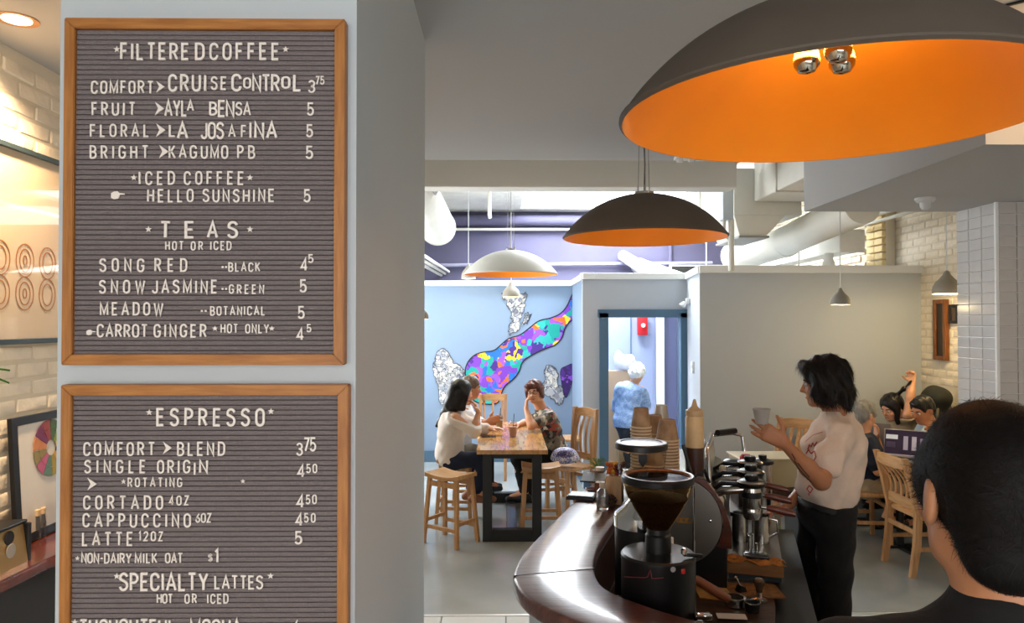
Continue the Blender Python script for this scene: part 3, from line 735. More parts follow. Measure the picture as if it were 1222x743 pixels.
L_(b1, 'C', 276.8, 289, 108.6, 20); L_(b1, 'O', 290.5, 300, 105, 12.5); L_(b1, 'NTR', 301.5, 334.5, 109, 20); L_(b1, 'O', 336, 347, 105.5, 14); L_(b1, 'L', 350, 360.5, 108.5, 20)
L_(b1, '3', 368, 376.5, 110.6, 14.5); L_(b1, '75', 376.5, 387.3, 100.7, 9.8)
L_(b1, 'FRUIT', 110.2, 162.2, 137.5, 15.5); A_(b1, 185.5, 129.8, 16, 11)
L_(b1, 'AYL', 197, 224, 138.8, 19.5); L_(b1, 'A', 223.5, 232, 132.3, 13)
L_(b1, 'B', 250, 259.5, 137.5, 15.5); L_(b1, 'EN', 260.6, 280.5, 139.4, 19.5); L_(b1, 'SA', 281.5, 300, 137.5, 15.5); L_(b1, '5', 366.6, 375, 137.5, 15)
L_(b1, 'FLORAL', 108, 178.4, 163.2, 15); A_(b1, 187, 155.5, 16, 11); L_(b1, 'L', 202, 210, 163.2, 14.5); L_(b1, 'A', 211.8, 225.4, 165.2, 19.5)
L_(b1, 'JOS', 240.3, 268, 165.4, 19.5); L_(b1, 'AF', 272.8, 294.5, 163.8, 14.5); L_(b1, 'I', 298, 301, 165, 19.5); L_(b1, 'N', 304, 316, 165, 19.5); L_(b1, 'A', 318, 331.6, 165, 19.5); L_(b1, '5', 365.6, 374, 163.5, 15)
L_(b1, 'BRIGHT', 107.8, 177.8, 189, 15.3); A_(b1, 190.5, 181, 16, 11); L_(b1, 'KAG', 202, 235.6, 188.6, 15.3); L_(b1, 'UMO', 240.3, 272.8, 188.8, 15.3); L_(b1, 'PB', 283.6, 304.7, 189, 15.3); L_(b1, '5', 365, 374, 189, 15)
S_(b1, 160, 212); L_(b1, 'ICED', 166, 209.3, 220, 15.5); L_(b1, 'COFFEE', 220, 291.4, 220, 15.5); S_(b1, 298.5, 212)
hand_sign(b1, 133, 233, 16); L_(b1, 'HELLO', 176.2, 231.6, 240.7, 15.2); L_(b1, 'SUNSHINE', 242.4, 327.9, 240.7, 15.2); L_(b1, '5', 362.6, 371, 240.7, 15)
S_(b1, 177.4, 273.6); L_(b1, 'T', 191.4, 204.7, 283.5, 19.5); L_(b1, 'E', 221, 233, 283.5, 19.5); L_(b1, 'A', 247.5, 260.8, 283.5, 19.5); L_(b1, 'S', 272, 284.6, 283.5, 19.5); S_(b1, 298.5, 273.6)
L_(b1, 'HOT', 197.5, 219.5, 298, 10.3); L_(b1, 'OR', 228, 242.8, 298, 10.3); L_(b1, 'ICED', 251, 276.5, 298, 10.3)
L_(b1, 'SONG', 119.5, 172.8, 323.7, 15.5); L_(b1, 'RED', 185, 223.9, 323.7, 15.5); dot(b1, 265.7, 318.4); dot(b1, 269.9, 318.4); L_(b1, 'BLACK', 272.8, 310.9, 323.7, 10.7)
L_(b1, '4', 358.9, 367.8, 322.8, 15); L_(b1, '5', 367.8, 374.4, 312.9, 9.8)
L_(b1, 'SNOW', 119, 173.7, 349.4, 15.5); L_(b1, 'JASMINE', 182, 259.8, 349.4, 15.5); dot(b1, 265.7, 344.5); dot(b1, 269.9, 344.5); L_(b1, 'GREEN', 273.4, 315.5, 350, 10.7); L_(b1, '5', 357.9, 366.5, 348.5, 15)
L_(b1, 'MEADOW', 120, 195.4, 375.7, 15); dot(b1, 240.9, 370.8); dot(b1, 245.5, 370.8); L_(b1, 'BOTANICAL', 251, 316.7, 375.7, 10.7); L_(b1, '5', 355.7, 364, 379.4, 14.5)
hand_sign(b1, 103.4, 396.5, 11); L_(b1, 'CARROT', 116.4, 176.8, 401.7, 15.2); L_(b1, 'GINGER', 184, 247, 401.7, 15.2); S_(b1, 256.7, 391.8, 7)
L_(b1, 'HOT', 263.5, 284.5, 397, 10.7); L_(b1, 'ONLY', 292.9, 321.4, 397, 10.7); S_(b1, 324.5, 391.8, 7); L_(b1, '4', 354, 363.5, 405.7, 14.7); L_(b1, '5', 366, 371.8, 395.8, 9.3)
# lower board
S_(b2, 178.3, 491.8); L_(b2, 'ESPRESSO', 187.4, 316.4, 507.2, 20.5); S_(b2, 323.5, 490.6)
L_(b2, 'COMFORT', 100.2, 185.4, 542.7, 15.6); A_(b2, 195, 534, 15, 10.5); L_(b2, 'BLEND', 211.9, 269, 542.7, 15.8); L_(b2, '3', 353.9, 361.8, 542.7, 14.6); L_(b2, '75', 362.5, 377.6, 537.6, 16)
L_(b2, 'SINGLE', 101.4, 174.4, 563.6, 15.2); L_(b2, 'ORIG', 188.2, 227.5, 563.6, 15.2); L_(b2, 'I', 231.5, 234, 566, 15.2); L_(b2, 'N', 238, 248.6, 563.6, 15.2); L_(b2, '4', 355, 364.5, 568.3, 15); L_(b2, '50', 365.7, 378.7, 563.6, 10.5)
A_(b2, 105, 577, 15, 11); S_(b2, 147.6, 574.3, 6.5); L_(b2, 'ROTATING', 152.7, 217.8, 580.2, 10.7); S_(b2, 290, 574, 6)
L_(b2, 'CORTADO', 100.2, 195.3, 606.6, 15.8); L_(b2, '4OZ', 202, 225.7, 601.9, 11); L_(b2, '4', 353.9, 363.8, 604.6, 15); L_(b2, '50', 365, 378.3, 600.7, 10.7)
L_(b2, 'CAPPUCCINO', 99.4, 228.4, 627.9, 15.8); L_(b2, '6OZ', 233.6, 252.5, 622.4, 10.7); L_(b2, '4', 352.7, 362, 626.3, 15); L_(b2, '50', 363, 376.8, 622.4, 10.7)
L_(b2, 'LATTE', 98.7, 159.4, 650, 15.8); L_(b2, '12OZ', 165.7, 195, 644.5, 11); L_(b2, '5', 352, 361, 648, 15)
S_(b2, 92.7, 665.8, 6); L_(b2, 'NON-DAIRY', 97.5, 157.4, 671, 11.7); L_(b2, 'MILK', 161.4, 188.2, 671, 11.7); L_(b2, 'OAT', 197.3, 218.6, 671, 11.7); L_(b2, '$', 248.6, 254, 669.7, 10); L_(b2, '1', 256.5, 261.5, 670, 16)
S_(b2, 139.7, 687); L_(b2, 'SPECIALTY', 143, 249.4, 703.3, 20.5); L_(b2, 'LATTES', 256.4, 314.4, 701.7, 15.7); S_(b2, 323, 686.7)
L_(b2, 'HOT', 187.4, 206.7, 719, 11); L_(b2, 'OR', 220.6, 235.5, 719, 11); L_(b2, 'ICED', 247.4, 273, 719, 11)
S_(b2, 89.6, 742); L_(b2, 'THOUGHTFUL', 95.5, 210, 757, 19); L_(b2, 'MOCHA', 227.6, 288.8, 757, 19); L_(b2, '6', 350.7, 357, 753, 15)

# ------------------------------------------------------------------ pendants
m_dark = M('dark_bronze_shade', '#5b5146', rough=.7, var=.06, vscale=4)
m_orange = M('orange_lining', '#f09422', rough=.42, var=.05, vscale=3)
m_offw = M('offwhite_shade', '#c9c7c0', rough=.6)
def dome_pendant(loc, r, h, label, outer, top, power, bulbs=True):
    t = thing('dome_pendant', label, 'pendant lamp', loc)
    N = 26
    pr = [(r*math.sin(math.pi/2*(1-i/N)) if i < N else 0, h*(1-math.cos(math.pi/2*0)) ) for i in range(1)]
    prof = []
    R = (r*r+h*h)/(2*h)          # spherical cap, a little fuller at the rim
    a0 = math.asin(min(1, r/R))
    for i in range(N+1):
        a = a0*(1-i/N); prof.append((R*math.sin(a), R*math.cos(a)-(R-h)))
    ins = [(max(0, x-.006*(1 if i < N else 0)), z-.008) for i, (x, z) in enumerate(prof)]
    MB().lathe(prof, n=72).build('shade', outer, t)
    MB().lathe(ins, n=72).build('lining', m_orange, t)['label'] = 'orange inside of the shade'
    MB().lathe([(r-.007, -.008), (r+.001, -.002), (r+.001, .003), (r-.007, -.002)], n=72).build('rim', outer, t)
    MB().lathe([(.06, h-.004), (.06, h+.012), (0, h+.014)], n=28).build('top_plate', m_steel, t)
    for k in range(3):
        a = k*2.094+.5; x, y = .04*math.cos(a), .04*math.sin(a)
        MB().tube([(x, y, h), (x*.8, y*.8, top)], .0022, n=6).build('cable', m_steel, t)
        MB().tube([(x, y, h+.01), (x, y, h+.05)], .005, n=8).build('cable_grip', m_chrome, t)
    MB().tube([(0, 0, h), (.005, 0, (h+top)/2), (0, 0, top)], .0045, n=8).build('cord', m_cord if outer is m_offw else m_black, t)
    MB().lathe([(.06, top), (.06, top-.02), (0, top-.022)], n=24).build('canopy', m_steel, t)
    MB().lathe([(0, h-.01), (.07, h-.012), (.07, h-.05), (0, h-.055)], n=24).build('lamp_holder', m_orange, t)
    if bulbs:
        for k in range(3):
            a = k*2.094-math.pi/2; x, y = .05*math.cos(a), .05*math.sin(a)
            Rb = Euler((0, 0, 0)).to_matrix()
            bulb = MB().lathe([(.012, .05), (.016, .03), (.028, .008), (.0315, -.012)], c=(x, y, h-.115), n=28).build('bulb', M('bulb_glass_lit', '#ffdf9a', rough=.1, emit='#ffb545', es=9), t)
            MB().lathe([(.0317, -.010), (.030, -.024), (.02, -.038), (0, -.044)], c=(x, y, h-.115), n=28).build('bulb_tip', M('silver_tip', '#cfc4b2', rough=.05, metal=1), bulb)
            MB().lathe([(.014, .09), (.014, .05), (0, .05)], c=(x, y, h-.115), n=16).build('socket', m_black, bulb)
            sp = spot(Vector(loc)+Vector((x, y, h-.075)), power, (1, .78, .45), .03)
    return t
c1 = at(1006, 300, 1.757); dome_pendant((.785, 1.757, 2.35), .5, .265, 'huge dark dome pendant with bright orange inside, nearest the camera', m_dark, .65, 2.0)
dome_pendant((.869, 4.51, 2.375), .5, .265, 'dark dome pendant with orange inside, hanging middle distance', m_dark, .625, 1.2)
dome_pendant((.085, 7.86, 2.37), .5, .255, 'off-white dome pendant with orange inside, over the tall table', m_offw, 1.29, .8)
def drop_pendant(px, pyr, Y, w, top, label, power=1.2, hh=1.0):
    p = at(px, pyr, Y); r = w/2*Y/F
    t = thing('teardrop_pendant', label, 'pendant lamp', p); h = r*1.75*hh
    prof = [(r*.98, 0), (r, h*.12), (r*.95, h*.3), (r*.78, h*.48), (r*.5, h*.64), (r*.28, h*.8), (r*.17, h*.95), (0, h)]
    MB().lathe(prof, n=36).build('shade', M('plaster_shade', '#928c80', rough=.7), t)
    MB().lathe([(max(0, a-.004), z-.003) for a, z in prof], n=36).build('lining', M('shade_inside', '#e9dfc8', rough=.6), t)
    MB().tube([(0, 0, h*.95), (0, 0, top-p.z)], .004, n=6).build('cord', m_cord, t)
    MB().lathe([(0, h*.25), (r*.42, h*.2), (r*.42, h*.1), (0, 0.002)], n=20).build('bulb', M('warm_bulb', '#fff0d0', emit='#ffd58a', es=14), t)
    spot(p+Vector((0, 0, -.01)), power, (1, .76, .38), .03)
    return t
drop_pendant(1003, 363, 5.9, 23, 3.66, 'small plaster teardrop pendant in front of the grey partition', 2)
drop_pendant(1130, 350, 6.1, 32, 3.66, 'small plaster teardrop pendant before the right brick wall', 22)
drop_pendant(610, 354, 8.9, 21, 3.66, 'small white teardrop pendant below the off-white dome, in front of the mural', 3)
drop_pendant(559, 332, 9.3, 17, 3.66, 'small white teardrop pendant behind the left of the off-white dome', 3, 1.2)
drop_pendant(503, 380, 7.4, 17, 3.66, 'small white teardrop pendant half hidden by the pillar edge', 3)
tubething('hanging_hook', 'short white pipe hanging from the far ceiling beside the skylight', 'pipe', [(-.18, 9.9, 3.66), (-.18, 9.9, 3.30), (-.17, 9.88, 3.26)], .025, m_duct)
# warm ceiling light strip far upper right
p = atz(1206, 8, 3.0); t = thing('ceiling_strip', 'thin dark strip on the ceiling above the nearest pendant, upper right corner', 'ceiling strip', (p.x+.0, p.y, 3.0))
MB().bar((-.16, .10, -.004), (.62, -.62, -.004), .012, .008).build('rail', m_black, t)

t = thing('globe_lamp', 'small warm globe lamp on the ceiling just right of the nearest pendant', 'light', (2.35, 2.75, 2.86))
MB().lathe([(0, .14), (.04, .14), (.04, .12), (.015, .12), (.015, .06), (0, .06)], n=24).build('base', m_black, t)
MB().lathe([(.0, .065), (.03, .055), (.05, .02), (.05, -.015), (.03, -.045), (0, -.055)], n=28).build('globe', M('globe_lit', '#ffe2b0', emit='#ffc070', es=8), t)
spot((2.28, 2.72, 2.76), 7, (1, .62, .3), .05)
# ------------------------------------------------------------------ bar frame of reference (the bar is turned 17.7 degrees)
BO = Vector((.76, 2.85, 0)); BA = math.atan2(.305, .952)      # machine corner, direction along the bar
def bl(lx, ly, z=0):   # bar-local to world: lx towards the barista, ly along the bar away from the camera
    return Vector((BO.x+lx*math.cos(BA)+ly*math.sin(BA), BO.y-lx*math.sin(BA)+ly*math.cos(BA), z))
BR = -BA
m_coun = wood('dark_varnished_wood', '#6b4034', '#4a241a', (2, 26, 8), rough=.32, scale=2.2, spec=.9, coat=.4, rot=(0, 0, BA))
m_counedge = wood('dark_wood_edge', '#5a2617', '#3a150c', (3, 3, 20), rough=.25, scale=3, coat=.3)
m_darkwood = wood('dark_bench_wood', '#3d2418', '#28160f', (14, 2, 3), rough=.45, scale=3)
m_pine = wood('pale_oak', '#c2976a', '#ac7f50', (14, 14, 2), rough=.4, scale=3)
m_pineh = wood('pale_oak_seat', '#c99d6e', '#b18655', (2, 14, 14), rough=.35, scale=3)
m_tabletop = wood('table_oak', '#c89a5e', '#b07e42', (10, 1.6, 8), rough=.18, scale=3, coat=.3)
CZ = 1.07
def offset_curve(P, off):
    out = []
    for i, p in enumerate(P):
        a = P[max(0, i-1)]; b = P[min(len(P)-1, i+1)]; d = (b-a).normalized(); out.append(p+Vector((-d.y, d.x))*off)
    return out
def catmull(P, n=5):
    P = [Vector(p) for p in P]; out = []
    for i in range(len(P)-1):
        p0, p1, p2, p3 = P[max(0, i-1)], P[i], P[i+1], P[min(len(P)-1, i+2)]
        for k in range(n):
            t = k/n; out.append(.5*((2*p1)+(-p0+p2)*t+(2*p0-5*p1+4*p2-p3)*t*t+(-p0+3*p1-3*p2+p3)*t**3))
    return out+[P[-1]]
outer = [(.56, 3.97), (.43, 3.58), (.294, 3.19), (.178, 2.85), (.085, 2.57), (.045, 2.40), (.034, 2.26), (.06, 2.13), (.12, 2.02), (.215, 1.91), (.34, 1.79), (.5, 1.68), (.9, 1.52), (1.7, 1.26)]
inner = [(.785, 3.90), (.66, 3.52), (.53, 3.18), (.43, 2.88), (.345, 2.62), (.305, 2.45), (.288, 2.33), (.292, 2.22), (.32, 2.14), (.375, 2.07), (.45, 1.99), (.56, 1.915), (.93, 1.77), (1.75, 1.50)]
cnt = thing('bar_counter', 'curved dark varnished wooden bar counter, worn pale on top', 'counter', (0, 0, 0))
Oc, Ic = catmull(outer, 5), catmull(inner, 5)
def slab(i0, i1, name, shrink=0):
    mb = MB(); rings = []
    for i in range(i0, i1+1):
        o, n = Oc[i], Ic[i]; d = (n-o).normalized(); rd = .012
        pr = [(o+d*rd, CZ), (o+d*.003, CZ-.004), (o, CZ-rd), (o, CZ-.05+rd), (o+d*.003, CZ-.046), (o+d*rd, CZ-.05), (n-d*rd, CZ-.05), (n, CZ-.05+rd), (n, CZ-.006), (n-d*.006, CZ)]
        rings.append([(p.x, p.y, z) for p, z in pr])
    mb.loft(rings); return mb.build(name, m_coun, cnt, ang=.9)
SE = 29
p1 = slab(0, SE, 'plank'); p2 = slab(SE, len(Oc)-1, 'plank')
# hairline seam: pull the end rings of each slab slightly apart with a dark strip between
mb = MB(); o_, n_ = Oc[SE], Ic[SE]; mb.bar((o_.x, o_.y, CZ-.02), (n_.x, n_.y, CZ-.02), .0035, .0425); mb.build('seam', m_black, cnt, smooth=False)
# bar front below
bf = MB(); rr = []
for i in range(0, len(Oc)):
    o, n = Oc[i], Ic[i]; d = (n-o).normalized(); a = o+d*.05; b = o+d*.10
    rr.append([(a.x, a.y, 0), (a.x, a.y, CZ-.05), (b.x, b.y, CZ-.05), (b.x, b.y, 0)])
bf.loft(rr); bf.build('front_panel', M('bar_front_paint', '#b9bdba', rough=.6), cnt, ang=.9)
bf = MB(); rr = []
for i in range(0, len(Oc)):
    n = Ic[i]; d = (n-Oc[i]).normalized(); a = n-d*.03; b = n-d*.01
    rr.append([(a.x, a.y, .82), (a.x, a.y, CZ-.05), (b.x, b.y, CZ-.05), (b.x, b.y, .82)])
bf.loft(rr); bf.build('inner_panel', m_darkwood, cnt, ang=.9)
# work bench inside the bar
wb = thing('work_bench', 'low dark work bench behind the counter carrying the grinders and machine', 'bench', (0, 0, 0))
P = [Ic[i] for i in range(0, len(Ic)-6)]
endp = [bl(.27, -1.0), bl(.27, 1.9)]
mb = MB(); pts = [(p.x, p.y) for p in P if p.y > 1.86]+[(.95, 1.9), (endp[0].x+.05, 2.1), (bl(.27, -.1).x, bl(.27, -.1).y), (endp[1].x, endp[1].y)]
mb.prism(pts, .79, .82); mb.build('bench_top', wood('bench_top_wood', '#4a3222', '#302016', (3, 12, 3), rough=.35, scale=3), wb, smooth=False)
mb = MB(); q = bl(.10, .3); mb.box((q.x, q.y, .395), (.62, 1.6, .79), rz=BR); mb.build('bench_cabinet', m_black, wb, smooth=False)
mb = MB(); q = bl(.02, -.55); mb.box((q.x, q.y, .395), (.4, .5, .79), rz=BR); mb.build('bench_cabinet', m_black, wb, smooth=False)
# raised steel shelf with wooden front, right of the machine
rs = thing('raised_tray', 'raised wooden-fronted steel tray beside the espresso machine, under pitchers', 'tray', bl(.205, .16, .82), BR)
MB().box((0, .0, .055), (.215, .022, .055), bev=.002).build('wooden_front', wood('box_wood', '#8f6437', '#7c5028', (2, 10, 10), rough=.5, scale=3), rs, smooth=False)
MB().box((0, .75, .068), (.215, 1.48, .014), bev=.003).build('steel_top', M('dull_steel', '#77716a', rough=.3, metal=1), rs, smooth=False)
for s in (-1, 1): MB().box((s*.104, .75, .03), (.006, 1.46, .06)).build('side_rail', m_steel, rs, smooth=False)
MB().box((0, .03, .012), (.2, .03, .024)).build('glass_block', M('dark_glass', '#3c4444', rough=.1), rs, smooth=False)

# ------------------------------------------------------------------ grinders
m_gblack = M('satin_black', '#0d0d0e', rough=.38)
m_bean = M('coffee_beans', '#3a1f12', rough=.6, bump=1, bscale=160, var=.4, vscale=120)
m_smoke = glass('smoked_hopper', '#c9b79a', .05)
m_clear = glass('clear_hopper', '#e8e4da', .03)
GX, GY, GZ = .4625, 2.2, .82
gr = thing('coffee_grinder', 'black cylindrical coffee grinder with big smoked funnel hopper of beans, nearest on the bench', 'coffee grinder', (GX, GY, GZ))
R_ = .109
MB().lathe([(0, 0), (R_, 0), (R_, .325), (R_+.001, .33), (R_+.001, .342), (R_-.004, .348), (0, .352)], n=64).build('body', m_gblack, gr)
MB().lathe([(.038, .35), (.038, .40), (.033, .405), (.033, .43), (.0, .43)], n=40).build('hopper_neck', m_gblack, gr)
hop = [(.034, .42), (.05, .445), (.072, .48), (.092, .52), (.100, .548), (.104, .566)]
MB().lathe(hop, n=64).build('hopper', m_smoke, gr)
MB().lathe([(.0, .41), (.033, .42), (.048, .446), (.069, .48), (.086, .512), (.0, .52)], n=48).build('beans', m_bean, gr)
MB().lathe([(.104, .556), (.1065, .558), (.108, .572), (.104, .578), (.097, .577), (.099, .568), (.104, .556)], n=64).build('hopper_rim', m_blackp, gr)
MB().lathe([(.098, .577), (.094, .5775), (.090, .572), (.09, .5705), (.096, .572)], n=64).build('lid_ring', m_brownw, gr)
MB().lathe([(0, .572), (.09, .5715), (.09, .569), (0, .569)], n=48).build('lid', glass('hopper_lid', '#9a7a58', .05), gr)
# badge, red line, switch, dosing parts on the front (towards the camera)
def on_cyl(px, py, r=R_+.0005):
    d = ray(px, py); o = Vector((0, 0, CAMZ)); ox, oy = o.x-GX, o.y-GY
    a = d.x**2+d.y**2; b = 2*(ox*d.x+oy*d.y); c = ox*ox+oy*oy-r*r; q = b*b-4*a*c
    t = (-b-math.sqrt(max(q, 0)))/(2*a); return o+d*t-Vector((GX, GY, GZ))
def cyl_line(pts, rad, name, mat):
    P = []
    for (x0, y0), (x1, y1) in zip(pts[:-1], pts[1:]):
        n = max(2, int(abs(x1-x0)/4)+1)
        P += [on_cyl(x0+(x1-x0)*k/n, y0+(y1-y0)*k/n) for k in range(n)]
    P.append(on_cyl(*pts[-1])); return MB().tube(P, rad, n=6).build(name, mat, gr)
cyl_line([(745, 688), (769, 689), (773, 688), (776, 679), (778, 690), (781, 690), (792, 689)], .0009, 'heartbeat_line', M('badge_red', '#8e3038', rough=.5))
p = on_cyl(803, 679); n = Vector((p.x, p.y, 0)).normalized(); Rb = n.to_track_quat('Z', 'X').to_matrix()
MB().lathe([(0, .002), (.0055, .002), (.006, 0), (.0075, 0), (.0075, .0025), (.0055, .0025)], c=p, n=24, R=Rb).build('round_badge', M('badge_silver', '#c8c8cc', rough=.3, metal=.6), gr)
p = on_cyl(766, 667); MB().lathe([(0, .002), (.002, .001), (.002, 0)], c=p, n=10, R=Vector((p.x, p.y, 0)).to_track_quat('Z', 'X').to_matrix()).build('screw', m_steel, gr)
p = on_cyl(815, 681); MB().box(p, (.012, .012, .014), bev=.002).build('red_switch', M('switch_red', '#a81f1c', rough=.4), gr)
MB().bar((.06, -.06, .36), (.118, -.05, .352), .012, .010, bev=.002).build('hopper_latch', m_blackp, gr)
MB().lathe([(0, .0), (.009, 0), (.009, .012), (.004, .016), (0, .016)], c=(.062, -.062, .362), n=16).build('latch_knob', m_steel, gr)
# portafilter fork / dosing chrome at right front
MB().box((.112, -.075, .185), (.05, .03, .02), bev=.004).build('outlet_spout', m_chrome, gr)
MB().tube([(.10, -.085, .18), (.10, -.09, .06)], .011, n=16).build('spout_tube', m_chrome, gr)
for z in (.09, .055): MB().box((.125, -.095, z), (.05, .035, .008), bev=.003).build('fork', m_chrome, gr)
MB().box((.14, -.06, .12), (.05, .05, .07), bev=.02).build('chute_guard', m_blackp, gr)
spot_l = None
# second grinder
g2 = thing('coffee_grinder', 'tall black grinder with clear hopper and chrome collar, behind the nearest grinder', 'coffee grinder', (.462, 2.46, .82))
MB().lathe([(0, 0), (.088, 0), (.088, .36), (0, .36)], n=56).build('body', m_gblack, g2)
MB().lathe([(.088, .355), (.091, .357), (.091, .395), (.085, .402), (.06, .42), (.045, .44), (0, .44)], n=56).build('collar', m_chrome, g2)
MB().lathe([(.045, .43), (.055, .47), (.075, .53), (.082, .60), (.082, .615)], n=56).build('hopper', m_clear, g2)
MB().lathe([(.083, .61), (.087, .612), (.087, .628), (.083, .633), (.07, .634), (.066, .631), (0, .631), (0, .622), (.08, .622)], n=56).build('lid', m_blackp, g2)
MB().lathe([(.064, .632), (.06, .633), (0, .6335)], n=40).build('lid_inset', M('lid_grey', '#8f897f', rough=.25), g2)
MB().prism([(-.014, .0), (.014, .0), (.014, -.022), (0, -.04), (-.014, -.022)], 0, .008, mat=Matrix.Translation((-.012, -.082, .606)) @ Matrix.Rotation(math.pi/2, 4, 'X')).build('lid_tab', m_blackp, g2, smooth=False)
MB().lathe([(0, .44), (.046, .45), (.055, .478), (0, .485)], n=32).build('beans', m_bean, g2)

# ------------------------------------------------------------------ espresso machine (bar-local)
em = thing('espresso_machine', 'three-group espresso machine seen from its side, wood-trimmed end panel with round metal disc', 'espresso machine', bl(0, 0, .82), BR)
def prof_y(pts, y0, y1, name, mat, bev=0, smooth=False, parent=em):
    mb = MB(); T = Matrix(((1, 0, 0, 0), (0, 0, 1, 0), (0, 1, 0, 0), (0, 0, 0, 1)))
    mb.prism(pts, y0, y1, mat=T)
    if bev: bmesh.ops.recalc_face_normals(mb.bm, faces=list(mb.bm.faces)); bmesh.ops.bevel(mb.bm, geom=[e for e in mb.bm.edges], offset=bev, segments=2, affect='EDGES')
    return mb.build(name, mat, parent, smooth=smooth)
prof_y([(-.27, .0), (.10, .0), (.10, .2), (.06, .33), (-.0, .36), (-.27, .36)], .035, 1.0, 'machine_body', m_gblack)
prof_y([(-.24, .36), (-.02, .36), (-.02, .375), (-.24, .375)], .05, .98, 'cup_deck', m_steel)
# wood trim panel, rounded outline matching the photograph
oc = [(-.27, .435), (-.02, .435), (.02, .428), (.055, .385), (.085, .335), (.108, .28), (.12, .23), (.118, .17), (.075, .17)]
disc = [(-.085+.172*math.cos(math.radians(a)), .262+.172*math.sin(math.radians(a))) for a in range(-30, 100, 8)]
trimpts = oc+disc+[(-.27, .40)]
prof_y(trimpts, -.005, .03, 'wood_trim', wood('machine_wood', '#54240f', '#3a190b', (2, 10, 10), rough=.28, scale=3, coat=.3))
m_disc = M('brushed_disc', '#7f7a72', rough=.38, metal=.85)
T2 = Matrix(((1, 0, 0), (0, 0, 1), (0, -1, 0)))
MB().lathe([(0, .0), (.168, .0), (.17, -.004), (.17, -.02), (0, -.02)], c=(-.085, -.002, .262), n=72, R=Matrix.Rotation(math.pi/2, 3, 'X')).build('round_side_disc', m_disc, em)
for (x, z) in ((.04, .27), (-.2, .27)): MB().lathe([(0, .006), (.005, .004), (.006, 0)], c=(x, -.003, z), n=14, R=Matrix.Rotation(math.pi/2, 3, 'X')).build('disc_screw', m_chrome, em)
text_local(em, 'TOCCA', .018, .2, M('gold_letters', '#a8742a', rough=.4), Matrix.Identity(3), Vector((-.10, -.005, .255)), name='maker_lettering', width=.085)
# end rail of cup deck, chrome posts
MB().tube([(-.24, .06, .375), (-.24, .06, .43), (-.24, .95, .43), (-.24, .95, .375)], .005, n=8).build('cup_rail', m_chrome, em)
MB().tube([(-.02, .06, .375), (-.02, .06, .43), (-.02, .95, .43), (-.02, .95, .375)], .005, n=8).build('cup_rail', m_chrome, em)
prof_y([(.0, .36), (.03, .35), (.02, .46), (.0, .47)], .25, .98, 'splash_glass', M('panel_pale', '#a8b0b0', rough=.25))
# steam wand and handle nearest
MB().tube([(-.045, -.02, .44), (-.02, -.035, .43), (-.02, -.04, .1), (-.022, -.04, .0)], .005, n=10).build('steam_wand', m_chrome, em)
MB().tube([(-.06, -.02, .56), (-.035, -.03, .47), (-.02, -.03, .44), (.02, .0, .46), (.035, .03, .41)], .007, n=10).build('wand_lever', m_black, em)
# big chrome gooseneck handle over the groups
MB().tube([(.03, .22, .36), (.02, .25, .50), (.04, .3, .555), (.12, .42, .55), (.16, .5, .53), (.17, .5, .46)], .009, n=12).build('chrome_rail', m_chrome, em)
MB().tube([(.06, .3, .565), (.13, .42, .56)], .013, n=12).build('rail_grip', m_blackp, em)
for gi, gy in enumerate((.20, .42, .64)):
    gx = .195
    g = MB().lathe([(0, 0.13), (.028, .13), (.03, .15), (.036, .17), (.036, .235), (.034, .245)], c=(gx, gy, .12), n=40).build('group_head', m_steel, em)
    MB().lathe([(.0365, .0), (.040, .002), (.040, .022), (.0365, .024)], c=(gx, gy, .325), n=40).build('group_band', m_blackp, g)
    MB().lathe([(.037, .365-.12), (.052, .372-.12), (.056, .378-.12), (.056, .388-.12), (.045, .395-.12), (.0, .398-.12)], c=(gx, gy, .12), n=48).build('group_lid', m_blackp, g)
    MB().lathe([(.056, .386-.12), (.0575, .388-.12), (.050, .3945-.12)], c=(gx, gy, .12), n=48).build('lid_ring', m_steel, g)
    MB().lathe([(0, .392-.12), (.024, .393-.12), (.026, .398-.12), (.026, .412-.12), (.022, .416-.12), (0, .416-.12)], c=(gx, gy, .12), n=32).build('lid_knob', m_blackp, g)
    MB().box((gx+.002, gy-.02, .417), (.004, .012, .001)).build('knob_mark', m_letter, g)
    # curved arm from body to group
    pts = [(-.02, gy+.03, .22), (.02, gy+.02, .30), (.08, gy, .345), (.165, gy, .355)]
    MB().tube(pts, [.018, .02, .018, .016], n=14).build('curved_arm', m_steel, em)
    pts = [(-.02, gy+.03, .255), (.02, gy+.02, .335), (.08, gy, .375), (.155, gy, .375)]
    MB().tube(pts, .009, n=10).build('arm_handle', m_blackp, em)
    pf = MB().tube([(gx+.036, gy-.01, .29), (gx+.07, gy-.012, .288)], .007, n=10).build('portafilter', m_steel, em)
    MB().tube([(gx+.055, gy-.012, .289), (gx+.075, gy-.012, .288), (gx+.13, gy-.014, .278), (gx+.165, gy-.015, .272)], [.0095, .014, .0155, .012], n=16).build('portafilter_handle', M('handle_wood', '#5a2a1c', rough=.35, coat=.3), pf)
    MB().lathe([(.034, .0), (.036, .004), (.036, .03), (.03, .045), (.01, .05)], c=(gx, gy, .285), n=32, R=Matrix.Rotation(math.pi, 3, 'X')).build('filter_basket', m_steel, pf)
for k, (y, a) in enumerate(((.1, .0), (.3, .0), (.55, 0))):
    MB().tube([(.04, y, .33), (.075, y-.02, .31), (.09, y-.03, .2), (.085, y-.03, .1)], .005, n=8).build('steam_pipe', m_chrome, em)
    MB().lathe([(0, -.01), (.014, -.01), (.016, .01), (.01, .02), (0, .02)], c=(.075, y-.02, .325+.02*k), n=18).build('steam_knob', M('knob_beige', '#b8a88c', rough=.5), em)

